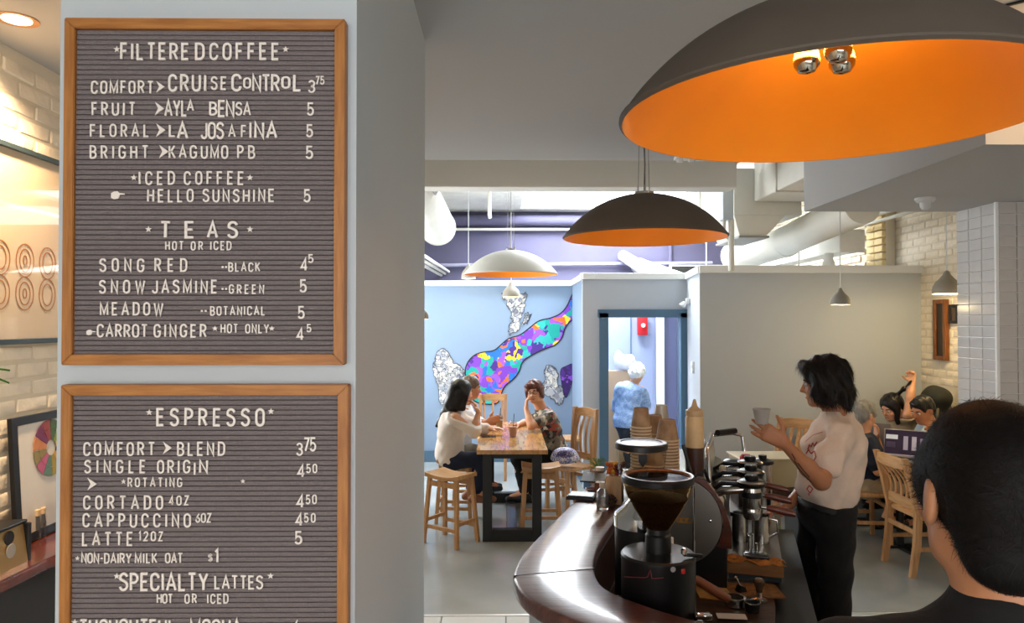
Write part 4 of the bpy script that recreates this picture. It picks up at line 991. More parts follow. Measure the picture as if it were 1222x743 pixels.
# ------------------------------------------------------------------ cups on the machine
m_cup = M('kraft_paper_cup', '#8a6a4c', rough=.7, col2='#a88968', vscale=26, bump=.1)
m_cupw = M('pale_paper_cup', '#bda78c', rough=.6)
m_clearcup = M('clear_plastic_cup', '#d9cdb8', rough=.2, trans=.4)
m_rimk = M('cup_rim_cream', '#cdb493', rough=.6)
def cup_parts(r0, r1, h, mat):
    mb = MB().lathe([(0, h-.004), (r0*.92, h-.004), (r0, h), (r0+.001, h-.001), (r1-.0003, .0065)], n=32)
    mb.lathe([(r1-.0003, .0065), (r1+.003, .0062), (r1+.0038, .003), (r1+.003, 0), (r1-.002, .001), (r1-.003, .006)], n=32, mi=1)
    mb.lathe([(r1-.003, .006), (r0-.002, h-.006), (0, h-.006)], n=32)
    return mb.mesh('cup', [mat, m_rimk if mat is not m_clearcup else mat])
me_cup = cup_parts(.031, .046, .085, m_cup); me_cup_s = cup_parts(.028, .040, .080, m_cup); me_cup_c = cup_parts(.024, .036, .075, m_clearcup)
zt = 1.197
ORD = ['first', 'second', 'third', 'fourth', 'fifth', 'sixth', 'seventh', 'eighth', 'ninth', 'tenth', 'eleventh', 'twelfth', 'thirteenth', 'fourteenth', 'fifteenth', 'sixteenth', 'seventeenth', 'eighteenth', 'nineteenth', 'twentieth']
def stack(x, y, n, me, sp, lab, group, z0=zt):
    for k in range(n):
        o = link('paper_cup', me, None, (x+random.uniform(-.0008, .0008), y, z0+k*sp), random.uniform(0, 6))
        q = n-1-k
        lb = 'topmost upturned cup, fully showing, of '+lab if q == 0 else ('lowest cup rim, standing on the machine, in '+lab if k == 0 else ORD[q]+' cup rim down from the top in '+lab)
        tag(o, lb, 'cup', group)
p = at(765, 500, 2.98); stack(p.x, 2.98, 19, me_cup_s, .0128, 'the tall leftmost brown cup stack', 'cups of the leftmost stack')
p = at(781, 500, 3.10); stack(p.x, 3.10, 15, me_cup_s, .0133, 'the cup stack behind, second from left', 'cups of the second stack')
p = at(796, 500, 3.0); stack(p.x, 3.0, 15, me_cup, .0125, 'the wide rightmost brown cup stack', 'cups of the widest stack')
p = at(780.5, 500, 2.895); stack(p.x, 2.895, 9, me_cup_s, .0115, 'the short cup stack in front', 'cups of the front stack')
p = at(789, 500, 3.24); stack(p.x, 3.24, 16, me_cup_c, .0145, 'the pale stack at the very back', 'pale cups at the back')
# squeeze bottle
p = at(829, 560, 3.02); sb = thing('squeeze_bottle', 'cream and brown squeeze bottle with pointed tip on the machine', 'bottle', (p.x, 3.02, zt-.0))
MB().lathe([(0, 0), (.036, .002), (.037, .01), (.037, .145)], n=36).build('bottle_lower', M('sauce_brown', '#3a2018', rough=.35), sb)
MB().lathe([(.037, .145), (.0375, .155), (.0375, .262), (.034, .27), (.034, .275), (0, .275)], n=36).build('bottle_upper', M('sauce_cream', '#c9ab7e', rough=.45, var=.06, vscale=40), sb)
MB().lathe([(.034, .272), (.036, .274), (.036, .295), (.022, .302), (.012, .312), (.006, .335), (.004, .34), (0, .34)], n=36).build('nozzle_cap', M('nozzle_cream', '#b99b72', rough=.4), sb)
# small jug glasses beside the bottle
for k, (px, Y) in enumerate(((812, 3.12),)):
    p = at(px, 560, Y); t = thing('glass_jug', 'small clear glass between the cup stacks and the squeeze bottle', 'glass', (p.x, Y, zt))
    MB().lathe([(0, .002), (.026, .002), (.03, .12), (.0285, .12), (.025, .006), (0, .006)], n=28).build('glass_wall', M('glassware', '#f4f4f2', rough=.05, trans=.9, ior=1.3), t)

# ------------------------------------------------------------------ pitchers and small bar tools on the raised tray
TZ = .82+.075
def pitcher(lx, ly, r, h, label):
    q = bl(lx, ly, TZ); t = thing('milk_pitcher', label, 'pitcher', q, BR)
    MB().lathe([(0, .001), (r, .001), (r, h*.7), (r*.93, h*.88), (r*.97, h), (r*.94, h), (r*.9, h*.88), (r*.97, h*.7), (r*.97, .006), (0, .006)], n=40).build('jug_wall', m_steel, t)
    MB().tube([(r*.95, 0, h*.88), (r+.03, 0, h*.85), (r+.033, 0, h*.4), (r*.98, 0, h*.22)], .005, n=10).build('handle', m_steel, t)
    MB().prism([(-r*.85, -.015), (-r*1.22, 0), (-r*.85, .015)], h*.86, h*.99).build('spout', m_steel, t)
pitcher(.150, .45, .034, .125, 'brushed steel milk pitcher on the raised tray, left of the pair')
pitcher(.235, .45, .037, .120, 'brushed steel milk pitcher on the raised tray, right of the pair')
q = bl(.2, .17, TZ); t = thing('bar_scale', 'flat black digital scale lying on the tea-brown cloth', 'scale', q, BR)
MB().box((.01, .02, .022), (.10, .07, .012), bev=.004).build('scale_body', m_blackp, t); MB().box((.01, .025, .029), (.085, .045, .003), bev=.001).build('scale_plate', M('scale_plate', '#2a2a2c', rough=.15), t)
# rag
def cloth(name, label, q, sx, sy, amp, mat, rz, cat='cloth', hang=0):
    mb = MB(); nx, ny = 30, 16; vs = []
    for i in range(nx+1):
        for j in range(ny+1):
            u, v = i/nx-.5, j/ny-.5
            z = amp*(.6+.4*math.sin(u*17+v*6)+.35*math.sin(v*15-u*9+1)+.2*math.sin(u*41+v*23))*(1-1.2*abs(u*v))
            if hang and v < -.36: z -= (-.36-v)*hang
            vs.append((u*sx*(1+.08*math.sin(v*11)), v*sy*(1+.1*math.sin(u*13)), max(.001, z) if not (hang and v < -.36) else z))
    fs = [(i*(ny+1)+j, (i+1)*(ny+1)+j, (i+1)*(ny+1)+j+1, i*(ny+1)+j+1) for i in range(nx) for j in range(ny)]
    mb.add(vs, fs); me = mb.mesh(name, mat, ang=3)
    o = link(name, me, None, q, rz); md = o.modifiers.new('t', 'SOLIDIFY'); md.thickness = .003; return tag(o, label, cat)
cloth('bar_cloth', 'crumpled tan bar cloth spread over the front of the raised tray', bl(.205, .165, TZ), .215, .085, .014, M('tan_cloth', '#a3682f', rough=.95, var=.25, vscale=30), BR)
for k, (lx, ly, h) in enumerate(((.185, .215, .075), (.198, .222, .082), (.213, .21, .05))):
    q = bl(lx, ly, TZ+.01); t = thing('shot_tool', ['slim chrome tool standing on the tray, left of three', 'slim chrome tool standing on the tray, middle and tallest of three', 'short chrome tool standing on the tray, right of three'][k], 'bar tool', q)
    MB().tube([(0, 0, 0), (0, 0, h)], [.0055, .004], n=14).build('shaft', m_chrome, t)
    MB().lathe([(0, h+.008), (.005, h+.004), (.0055, h), (.004, h-.003)], n=14).build('tip', m_chrome, t)
# parchment and tools on the low bench
BZ = .822
def benchat(px, py, z=BZ): return atz(px, py, z)
p = benchat(848, 700); o = MB().prism([(-.075, -.12), (.07, -.16), (.085, .12), (-.055, .15)], 0, .004).build('baking_mat', M('stained_mat', '#c09a56', rough=.8, col2='#8a6030', vscale=14), None, p, smooth=False); tag(o, 'coffee-stained yellow mat lying on the low bench', 'mat')
p = benchat(898, 706); o = MB().prism([(-.09, -.05), (.10, -.07), (.11, .07), (-.09, .09)], 0, .006).build('cork_mat', M('cork', '#8a6238', rough=.9, col2='#6b4726', vscale=40), None, p, smooth=False); tag(o, 'speckled brown cork mat at the right end of the low bench', 'mat')
p = benchat(873, 736, BZ+.004); t = thing('receipt_card', 'small white paper card lying near the dosing ring', 'card', p, -.12)
MB().box((0, 0, .003), (.10, .045, .002)).build('card_sheet', M('card_white', '#d9d4cc', rough=.7), t)
p = benchat(877, 722); t = thing('tamping_ring', 'round dark dosing ring standing on the mat edge, left of the tamper', 'ring', p)
MB().lathe([(.033, 0), (.036, .002), (.036, .024), (.040, .026), (.040, .031), (.031, .032), (.031, .004)], n=44).build('ring_wall', m_steel, t); MB().lathe([(0, .012), (.032, .012), (.032, .01), (0, .01)], n=30).build('coffee_puck', m_bean, t)
p = benchat(906, 716); t = thing('tamper', 'steel tamper with rounded grip standing at the bench edge', 'tamper', p)
MB().lathe([(0, 0), (.028, 0), (.028, .009), (.012, .014), (.0105, .03)], n=36).build('tamper_base', m_steel, t); MB().lathe([(.0105, .03), (.013, .045), (.019, .062), (.0195, .072), (.014, .080), (0, .082)], n=30).build('grip', M('tamper_grip', '#5c4a38', rough=.25, metal=.5), t)
p = benchat(898, 729); t = thing('knock_cup', 'short dark metal dosing cup in front of the tamper', 'cup', p)
MB().lathe([(0, 0), (.024, 0), (.027, .03), (.025, .03), (.022, .004), (0, .004)], n=32).build('cup_wall', m_black, t); MB().lathe([(.0245, .029), (.028, .031), (.028, .034), (.0245, .034)], n=32).build('rim', m_steel, t)
p = benchat(884, 707); t = thing('palm_brush', 'small black brush stand with angled chrome rod', 'brush', p, .3)
MB().prism([(-.02, 0), (.02, 0), (.012, .024), (-.006, .03)], -.014, .014, mat=Matrix.Rotation(math.pi/2, 4, 'X')).build('brush_head', m_black, t); MB().tube([(0, 0, .02), (-.022, 0, .062)], .0035, n=10).build('rod', m_chrome, t)
MB().lathe([(.004, 0), (.006, .003), (.004, .006)], c=(-.022, 0, .06), n=12).build('rod_end', m_chrome, t)
# wood-handled portafilter lying from the near grinder
t = thing('portafilter', 'portafilter resting by the near grinder, wooden handle pointing right', 'portafilter', (.5875, 2.35, .955))
MB().tube([(.0, 0, .085), (.035, .012, .072), (.115, .04, .018), (.145, .05, .0)], [.011, .015, .0165, .013], n=18).build('handle', M('portafilter_wood', '#7a3f1e', rough=.3, coat=.4), t)
MB().lathe([(.0, 0), (.030, 0), (.032, .03), (.028, .032), (.026, .006), (0, .006)], c=(-.035, -.02, .06), n=32).build('basket', m_steel, t)
MB().tube([(-.02, -.012, .085), (.0, 0, .085)], .006, n=10).build('neck', m_steel, t)
tag(MB().tube([(.575, 2.33, 1.04), (.60, 2.33, 1.02), (.605, 2.33, .97), (.59, 2.33, .95)], .0035, n=8).build('cable_loop', M('cable_grey', '#9a9a98', rough=.4)), 'thin pale cable loop hanging beside the near grinder', 'cable')
# green bottle behind the grinder, small
p = at(806, 645, 2.52); t = thing('small_bottle', 'small green-glass bottle between the near grinder and machine disc', 'bottle', (p.x, 2.6, .82))
MB().lathe([(0, 0), (.018, 0), (.018, .22), (.01, .245), (.01, .26)], n=24).build('bottle_wall', M('green_bottle', '#4f8a76', rough=.2), t); MB().lathe([(.012, .255), (.012, .275), (0, .276)], n=20).build('cap', m_letter, t)
# metal whisk-like thing left of grinder, inside counter
p = at(733, 697, 2.33); t = thing('cable_bundle', 'tangle of black cable and clips between counter and grinder', 'cable', (p.x-.01, 2.33, .83))
for k in range(4):
    a = k*.7; MB().tube([(-.02+.01*k, 0, 0), (-.03+.01*k, .02*math.sin(a), .06), (-.01+.012*k, .01, .12), (.01+.006*k, 0, .16)], .006, n=8).build('cable', m_black if k % 2 else M('cable_white', '#bcbcba', rough=.4), t)

# behind: white tub, kettle, lids, red thing
p = at(935, 560, 4.3); t = thing('plastic_tub', 'cream plastic tub behind the group heads', 'tub', (1.55, 4.36, .9))
mb = MB(); mb.loft([[(-.15, -.1, 0), (.15, -.1, 0), (.15, .1, 0), (-.15, .1, 0)], [(-.18, -.12, .16), (.18, -.12, .16), (.18, .12, .16), (-.18, .12, .16)]]); mb.build('tub_wall', M('tub_cream', '#c9bf9a', rough=.5), t, smooth=False)
MB().box((0, 0, .163), (.38, .26, .012), bev=.004).build('tub_rim', M('tub_cream', '#c9bf9a', rough=.5), t, smooth=False)
t = thing('back_bench', 'low dark shelf unit behind the barista holding boxes', 'shelf', (1.43, 4.35, 0), 0)
MB().box((.0, 0, .88), (.70, .4, .04), bev=.003).build('top_board', m_darkwood, t, smooth=False)
MB().box((.0, 0, .52), (.70, .4, .03), bev=.003).build('shelf_board', M('shelf_grey', '#4a4744', rough=.6), t, smooth=False)
MB().box((.0, 0, .16), (.70, .4, .03), bev=.003).build('shelf_board', M('shelf_grey', '#4a4744', rough=.6), t, smooth=False)
for x in (-.33, .33): MB().box((x, 0, .45), (.04, .4, .9)).build('side_board', m_black, t, smooth=False)
def carton(c, s, label, mat, band=None, rz=0):
    t = thing('cardboard_box', label, 'box', c, rz)
    MB().box((0, 0, s[2]/2), s, bev=.003).build('carton', mat, t, smooth=False)
    if band: MB().box((0, -s[1]/2-.001, s[2]*.45), (s[0]*.98, .002, s[2]*.6)).build('printed_band', band, t, smooth=False)
    MB().box((0, 0, s[2]+.001), (.05, s[1], .002)).build('packing_tape', M('tape', '#a8997c', rough=.4), t, smooth=False)
carton((1.33, 4.25, .175), (.34, .24, .24), 'pale carton with green printed side on the lower shelf behind the bar', M('carton_grey', '#9a968c', rough=.8), M('green_print', '#7d9a42', rough=.7))
carton((1.42, 4.25, .535), (.28, .24, .24), 'pale carton with yellow-green label on the upper shelf behind the bar', M('carton_grey', '#9a968c', rough=.8), M('label_green', '#a3a86a', rough=.7))
carton((1.64, 4.32, .175), (.22, .26, .2), 'dark blue carton at the right of the lower shelf', M('blue_carton', '#24304e', rough=.7))
p = at(912, 549, 3.72); t = thing('steel_jar', 'steel canister with black lid behind the group heads', 'canister', bl(.26, .98, TZ))
MB().lathe([(0, 0), (.045, 0), (.045, .25), (0, .25)], n=32).build('jar_wall', m_steel, t); MB().lathe([(.046, .245), (.055, .25), (.055, .265), (.02, .275), (.02, .29), (0, .29)], n=32).build('lid', m_blackp, t)
p = bl(.62, 1.25, .9); t = thing('kettle', 'round steel kettle with black lid at the back bench', 'kettle', (1.32, 4.25, .9))
MB().lathe([(0, 0), (.075, .003), (.085, .03), (.08, .08), (.06, .115), (.045, .125), (0, .125)], n=40).build('kettle_body', m_steel, t); MB().lathe([(.047, .12), (.047, .155), (.03, .165), (0, .165)], n=30).build('lid', m_blackp, t)
MB().tube([(.06, 0, .11), (.12, 0, .13), (.13, 0, .06), (.085, 0, .04)], .008, n=10).build('handle', m_blackp, t)
MB().tube([(-.07, 0, .05), (-.11, 0, .07), (-.10, 0, .13), (-.13, 0, .14)], .006, n=10).build('spout', m_steel, t)
p = at(890, 540, 3.9); t = thing('red_tin', 'small red-topped tin behind the chrome rail', 'tin', (p.x, 3.9, 1.08))
MB().lathe([(0, 0), (.03, 0), (.03, .05), (0, .05)], n=24).build('tin_wall', m_steel, t); MB().lathe([(.031, .045), (.032, .06), (.02, .075), (0, .078)], n=24).build('lid', M('red_lid', '#a8232a', rough=.4), t)
tag(MB().box((p.x, 3.9, .98), (.12, .12, .18), bev=.01).build('back_block', m_darkwood), 'dark wooden block under the red-topped tin', 'block')

# ------------------------------------------------------------------ things on the counter far end
def cpt(px, py): return atz(px, py, CZ)
p = cpt(693, 596); t = thing('menu_tray', 'flat black tray on the counter edge, nearest of the flat items', 'tray', p, BR)
MB().box((0, .03, .008), (.125, .10, .016), bev=.003).build('tray_slab', m_black, t, smooth=False); MB().box((0, .03, .018), (.11, .085, .003), bev=.001).build('menu_card', M('menu_slate', '#3a3c40', rough=.35), t, smooth=False)
p = cpt(709, 577); t = thing('tablet', 'dark slanted tablet at the far end of the counter', 'tablet', (p.x, p.y, CZ), BR)
MB().box((0, 0, .03), (.12, .10, .008), R=Euler((.25, 0, 0)).to_matrix(), bev=.002).build('tablet_body', m_black, t, smooth=False); MB().box((0, .04, .013), (.1, .01, .026)).build('stand', m_black, t, smooth=False)
p = cpt(706, 586); t = thing('small_dish', 'small dark red dish behind the flat black tray', 'dish', (p.x, p.y, CZ))
MB().lathe([(0, .001), (.018, .001), (.03, .014), (.028, .014), (.017, .004), (0, .004)], n=28).build('dish_bowl', M('oxblood', '#4e2a28', rough=.3), t)
m_gls = M('glassware', '#f4f4f2', rough=.05, trans=.9, ior=1.3)
p = cpt(719, 607); t = thing('glass_bottle', 'small clear bottle with pale cap standing on the counter', 'bottle', (p.x, p.y, CZ))
MB().lathe([(0, .001), (.024, .001), (.026, .01), (.026, .065), (.022, .078), (.011, .088), (.011, .095), (.009, .095), (.009, .088), (.02, .076), (.0235, .064), (.0235, .01), (0, .006)], n=32).build('bottle_wall', m_gls, t)
MB().lathe([(.012, .088), (.0125, .112), (.010, .114), (0, .114)], n=24).build('cap', M('cap_beige', '#bfae98', rough=.5), t)
MB().lathe([(0, .008), (.0225, .008), (.0225, .045), (0, .045)], n=24).build('liquid', glass('bottle_liquid', '#cfc4b6', .05), t)
p = cpt(716, 590); t = thing('glass_jar', 'square glass jar with brown tea behind the clear bottle', 'jar', (p.x, p.y, CZ), BR)
MB().box((0, 0, .055), (.05, .05, .11), bev=.006).build('jar_wall', glass('jar_glass', '#efe9e0', .03), t, smooth=False); MB().box((0, 0, .03), (.042, .042, .055), bev=.003).build('tea', M('tea_brown', '#6e4430', rough=.5), t, smooth=False); MB().lathe([(.018, .11), (.02, .125), (0, .126)], n=20).build('lid', M('cap_beige', '#bfae98', rough=.5), t)
p = cpt(736, 603); t = thing('wooden_vase', 'square pale wooden planter with yellow and dark red blooms', 'planter', (p.x, p.y+.05, CZ), BR)
MB().box((0, 0, .06), (.068, .068, .12), bev=.003).build('planter_box', wood('planter_wood', '#c4a078', '#a8835a', (12, 12, 2), rough=.6, scale=4), t, smooth=False)
mbs = [('yellow_blooms', '#c8922a', (.0, 0)), ('orange_blooms', '#b8591f', (-.02, .01)), ('red_blooms', '#5e1720', (.022, -.01))]
for nm, c, (ox, oy) in mbs:
    mb = MB()
    for k in range(16):
        a = random.uniform(0, 6.3); r = random.uniform(0, .028); z = .125+random.uniform(0, .045)
        mb.lathe([(0, .010), (.007, .007), (.010, 0), (.006, -.006), (0, -.008)], c=(ox+r*math.cos(a), oy+r*math.sin(a), z), n=8, R=Euler((random.uniform(-.6, .6), random.uniform(-.6, .6), 0)).to_matrix())
    mb.build(nm, M(nm, c, rough=.8), t)
p2 = cpt(729, 604); t = thing('pine_cone', 'dark brown pine cone lying in front of the wooden planter', 'pine cone', (p2.x, p2.y-.0, CZ+.022))
mb = MB()
for k in range(46):
    a = k*2.4; zz = -.02+.045*k/46; r = .021*math.sin(math.pi*min(.95, max(.12, (k+4)/52)))
    mb.box((r*math.cos(a), r*math.sin(a), zz), (.013, .010, .004), R=Euler((0, -.5, a)).to_matrix(), bev=.001)
mb.build('cone_scales', M('cone_brown', '#4c3122', rough=.8), t)
p = cpt(713, 572); t = thing('small_plant', 'little green sprig in a small pot beside the planter', 'plant', (p.x, p.y, CZ))
MB().lathe([(0, 0), (.022, 0), (.027, .05), (.024, .05), (0, .045)], n=24).build('pot', M('pot_clay', '#9a6b4c', rough=.7), t)
mb = MB()
for k in range(26):
    a = random.uniform(0, 6.3); L = random.uniform(.02, .07); q = Vector((L*.9*math.cos(a), L*.6*math.sin(a), .06+random.uniform(.0, .05)))
    mb.tube([(0, 0, .045), (q.x*.5, q.y*.5, q.z*.9), q], .0009, n=4)
    for j in range(3):
        c = q*(1-.18*j); c.z = q.z-.006*j
        mb.add([tuple(c+Vector((dx, dy, dz))) for dx, dy, dz in ((-.006, 0, 0), (0, .003, .003), (.006, 0, .001), (0, -.003, -.001))], [(0, 1, 2, 3)])
mb.build('leaves', M('sprig_green', '#5e7d3a', rough=.7), t)

# ------------------------------------------------------------------ stools and table at the back
def stool(label, loc, rz, L=.36, W=.26, H=.57, group='oak stools round the tall table'):
    t = thing('stool', label, 'stool', loc, rz, group)
    mb = MB(); n = 8; vs = []   # saddle seat
    rings = []
    for i in range(n+1):
        u = i/n-.5; dz = .018*(2*u)**2*2-.004
        rings.append([(u*L, -W/2, H-.03+dz*.5), (u*L, W/2, H-.03+dz*.5), (u*L, W/2, H+dz*.6), (u*L, W/2-.012, H+.003+dz*.6), (u*L, 0, H-.002+dz*.6), (u*L, -W/2+.012, H+.003+dz*.6), (u*L, -W/2, H+dz*.6)])
    mb.loft(rings); mb.build('seat', m_pineh, t, ang=.5)
    fe = {}
    for sx in (-1, 1):
        for sy in (-1, 1):
            a = (sx*(L/2-.035), sy*(W/2-.03), H-.02); b = (sx*(L/2+.0), sy*(W/2+.01), 0); fe[(sx, sy)] = (Vector(a), Vector(b))
            MB().bar(a, b, .032, .032, up=(0, 1, 0), bev=.003).build('leg', m_pine, t, smooth=False)
    def mid(k, z): a, b = fe[k]; return a+(b-a)*((H-.02-z)/(H-.02))
    for sy in (-1, 1): MB().bar(mid((-1, sy), .14), mid((1, sy), .14), .018, .03, bev=.002).build('stretcher', m_pine, t, smooth=False)
    for sx in (-1, 1): MB().bar(mid((sx, -1), .19), mid((sx, 1), .19), .018, .03, bev=.002).build('stretcher', m_pine, t, smooth=False)
    for sy in (-1, 1): MB().bar(mid((-1, sy), .50), mid((1, sy), .50), .016, .045, bev=.002).build('apron', m_pine, t, smooth=False)
    return t
stool('empty oak stool with saddle seat, nearest at the left of the tall table', (-.44, 6.27, 0), -.62)
stool('oak stool under the woman in the white sweater', (-.44, 6.95, 0), -.1, L=.32)
stool('empty oak stool tucked at the near right of the tall table', (.34, 6.62, 0), .0, L=.34)
stool('oak stool under the woman in the patterned top', (.50, 7.72, 0), .1, L=.32)
stool('oak stool under the man with short grey-brown hair', (-.34, 7.65, 0), .0, L=.32)
# tall table
tb = thing('tall_table', 'narrow oak table with black square steel leg frames, before the mural', 'table', (.08, 7.1, 0))
nb_ = 5; Wt, Lt = .60, 1.76
for k in range(nb_):
    MB().box((-Wt/2+Wt/nb_*(k+.5), 0, .762), (Wt/nb_-.0008, Lt, .036), bev=.0015).build('table_plank', m_tabletop, tb, smooth=False)
for y in (-.80, .55):
    f = MB(); z0 = .03
    f.box((-.21, y, .37), (.08, .08, .74), bev=.004); f.box((.21, y, .37), (.08, .08, .74), bev=.004); 
    f.build('leg_frame', m_black, tb, smooth=False)
    MB().box((0, y, .05), (.34, .08, .10), bev=.004).build('foot_rail', m_black, tb, smooth=False)
    MB().box((0, y, .72), (.34, .07, .04), bev=.003).build('top_rail', m_black, tb, smooth=False)
MB().box((-.0, -.125, .06), (.09, 1.27, .03), bev=.003).build('stretcher_bar', M('stretcher_steel', '#2e2f31', rough=.2, metal=.4), tb, smooth=False)
TT = .781
def glassdrink(px, py, Y, r, h, label, fill):
    p = at(px, py, Y); t = thing('iced_drink', label, 'drink', (p.x, Y, TT))
    MB().lathe([(0, .001), (r*.78, .001), (r, h), (r*.96, h), (r*.75, .005), (0, .005)], n=24).build('cup_wall', glass('cup_glass', '#f0ece6', .03), t)
    MB().lathe([(0, .006), (r*.73, .006), (r*.90, h*.75), (0, h*.75)], n=24).build('drink', fill, t)
    MB().lathe([(r*1.02, h-.004), (r*1.04, h), (r*.6, h+.025), (0, h+.028)], n=24).build('lid', glass('lid_glass', '#f6f4f0', .03), t)
    MB().tube([(0, 0, .03), (.012, 0, h+.09)], .003, n=8).build('straw', m_black, t)
glassdrink(612, 515, 6.95, .042, .125, 'iced pinkish drink with dome lid before the woman in the patterned top', M('rose_drink', '#dcb8ae', rough=.4))
glassdrink(596, 506, 7.45, .038, .12, 'iced pale drink with a black straw in the middle of the tall table', M('pale_drink', '#e2cfa8', rough=.4))
p = at(583, 517, 6.95); t = thing('phone', 'dark phone lying on the tall table by the white-sweatered arm', 'phone', (p.x+.0, 6.95, TT)); MB().box((0, 0, .004), (.14, .07, .008), bev=.003).build('phone_body', m_black, t); MB().box((0, 0, .0085), (.125, .06, .001)).build('screen', M('phone_screen', '#14151a', rough=.1), t)
p = at(585, 507, 7.45); t = thing('phone', 'second phone lying farther back on the tall table', 'phone', (p.x, 7.5, TT)); MB().box((0, 0, .004), (.13, .07, .008), bev=.003).build('phone_body', m_black, t); MB().box((0, 0, .0085), (.115, .06, .001)).build('screen', M('phone_screen', '#14151a', rough=.1), t)

def dining_chair(label, loc, rz, Hs=.45, Hb=.86, W=.40, D=.40, n=5, group='oak slat-back chairs', name='dining_chair', lean=.09):
    """faces local +y"""
    t = thing(name, label, 'chair', loc, rz, group)
    MB().box((0, .01, Hs-.018), (W+.02, D, .036), bev=.01).build('seat', m_pineh, t, smooth=False)
    def rear(s):
        P = [(s*(W/2-.02), -D/2-.035, 0), (s*(W/2-.02), -D/2-.0, Hs*.5), (s*(W/2-.02), -D/2+.012, Hs), (s*(W/2-.02), -D/2-lean*.35, Hs+(Hb-Hs)*.5), (s*(W/2-.015), -D/2-lean, Hb)]
        mb = MB(); rings = []
        for i, p in enumerate(P):
            w, d = (.017, .020) if i in (0, 4) else (.018, .024)
            rings.append([(p[0]-w, p[1]-d, p[2]), (p[0]+w, p[1]-d, p[2]), (p[0]+w, p[1]+d, p[2]), (p[0]-w, p[1]+d, p[2])])
        mb.loft(rings); return mb.build('leg', m_pine, t, ang=.7)
    for s in (-1, 1): rear(s)
    for s in (-1, 1): MB().bar((s*(W/2-.02), D/2-.02, Hs-.03), (s*(W/2-.02), D/2-.015, 0), .034, .034, up=(0, 1, 0), bev=.004).build('leg', m_pine, t, smooth=False)
    def curvebar(z0, z1, y, name, th=.018, bow=.02):
        mb = MB(); rings = []
        for i in range(9):
            u = i/8*2-1; x = u*(W/2-.03); yy = y-bow*(1-u*u); dz = .012*(1-u*u) if name == 'top_rail' else 0
            rings.append([(x, yy-th/2, z0), (x, yy+th/2, z0), (x, yy+th/2-.0, z1+dz), (x, yy-th/2, z1+dz)])
        mb.loft(rings); mb.build(name, m_pineh, t, ang=.5)
    curvebar(Hb-.085, Hb-.01, -D/2-lean+.004, 'top_rail')
    curvebar(Hs+.03, Hs+.10, -D/2+.0, 'lower_rail', bow=.008)
    for k in range(n):
        x = (k-(n-1)/2)*(W-.11)/(n-1)*.95; mb = MB(); rings = []
        for i in range(9):
            v = i/8; z = Hs+.09+(Hb-.09-Hs-.08)*v; y = -D/2-.006-lean*v*v*.9+.022*math.sin(v*math.pi)-.018*v
            rings.append([(x-.012, y-.006, z), (x+.012, y-.006, z), (x+.012, y+.006, z), (x-.012, y+.006, z)])
        mb.loft(rings); mb.build('slat', m_pine, t, ang=.6)
    for s in (-1, 1): MB().bar((s*(W/2-.02), -D/2, .20), (s*(W/2-.02), D/2-.02, .20), .018, .03, bev=.002).build('stretcher', m_pine, t, smooth=False)
    MB().bar((-(W/2-.02), -D/2-.005, Hs-.13), ((W/2-.02), -D/2-.005, Hs-.13), .018, .035, bev=.002).build('stretcher', m_pine, t, smooth=False)
    MB().bar((-(W/2-.02), D/2-.02, Hs-.13), ((W/2-.02), D/2-.02, Hs-.13), .018, .035, bev=.002).build('stretcher', m_pine, t, smooth=False)
    return t
gch = 'oak chairs by the tall table'
dining_chair('oak chair at the mural end of the tall table, its back showing behind the drinks', (-.12, 8.85, 0), math.pi, Hs=.5, Hb=.98, W=.34, n=3, group=gch, lean=.03)
dining_chair('tall slat-back oak chair holding the patterned bag, beside the doorway wall', (.66, 7.27, 0), 2.2, Hs=.46, Hb=1.0, W=.34, D=.36, n=4, group=gch, lean=.03)
dining_chair('oak chair in the back corner right of the painted purple shape', (.74, 9.0, 0), math.pi/2, Hs=.46, Hb=.98, W=.36, n=4, group=gch, lean=.04)
gch = 'oak chairs by the laptop tables'
dining_chair('empty oak slat-back chair in front, seen from behind, before the dark-haired customer', (3.22, 5.55, 0), -math.pi/2+.02, W=.42, D=.42, group=gch)
dining_chair('oak chair under the grey-haired man in navy', (3.02, 6.27, 0), -math.pi/2-.1, W=.42, D=.42, group=gch)
p = at(945, 545, 5.9); dining_chair('oak slat-back chair whose tilted back rises behind the hand holding the cup', (p.x+.05, 6.1, 0), 2.5, W=.36, D=.4, Hb=1.02, Hs=.5, group=gch, lean=.14)
p = at(970, 545, 6.6); dining_chair('oak chair mostly hidden behind the barista, by the grey partition', (p.x+.1, 6.75, 0), 2.7, W=.36, D=.4, Hb=.92, Hs=.45, group=gch, lean=.1)
# folded floral bag on chair
m_bagp = mural_mat('bag_pattern', ['#e8e4ee', '#8a90c8', '#3a3570', '#c9cfe8', '#6b6ab0', '#f2f0f4'], 60, .6)
bg = thing('patterned_bag', 'rounded white and violet patterned bag on the slat-back chair', 'bag', (.60, 7.14, .48))
sdf_obj('bag_body', [('e', (.60, 7.14, .575), (.125, .09, .075)), ('e', (.60, 7.12, .545), (.14, .09, .05))], .01, m_bagp, bg, k=.03)
sdf_obj('bag_flap', [('e', (.60, 7.10, .60), (.10, .075, .06))], .009, mural_mat('flap_pattern', ['#2c2858', '#7f7cc0', '#1e1b40', '#d8d6ea', '#4a4790'], 70, .6), bg, cuts=[((.60, 7.07, .59), (0, 1, .4))])
MB().tube([(-.10, -.05, .03), (-.05, -.09, .1), (.05, -.09, .1), (.10, -.05, .03)], .006, n=8).build('strap', m_black, bg)

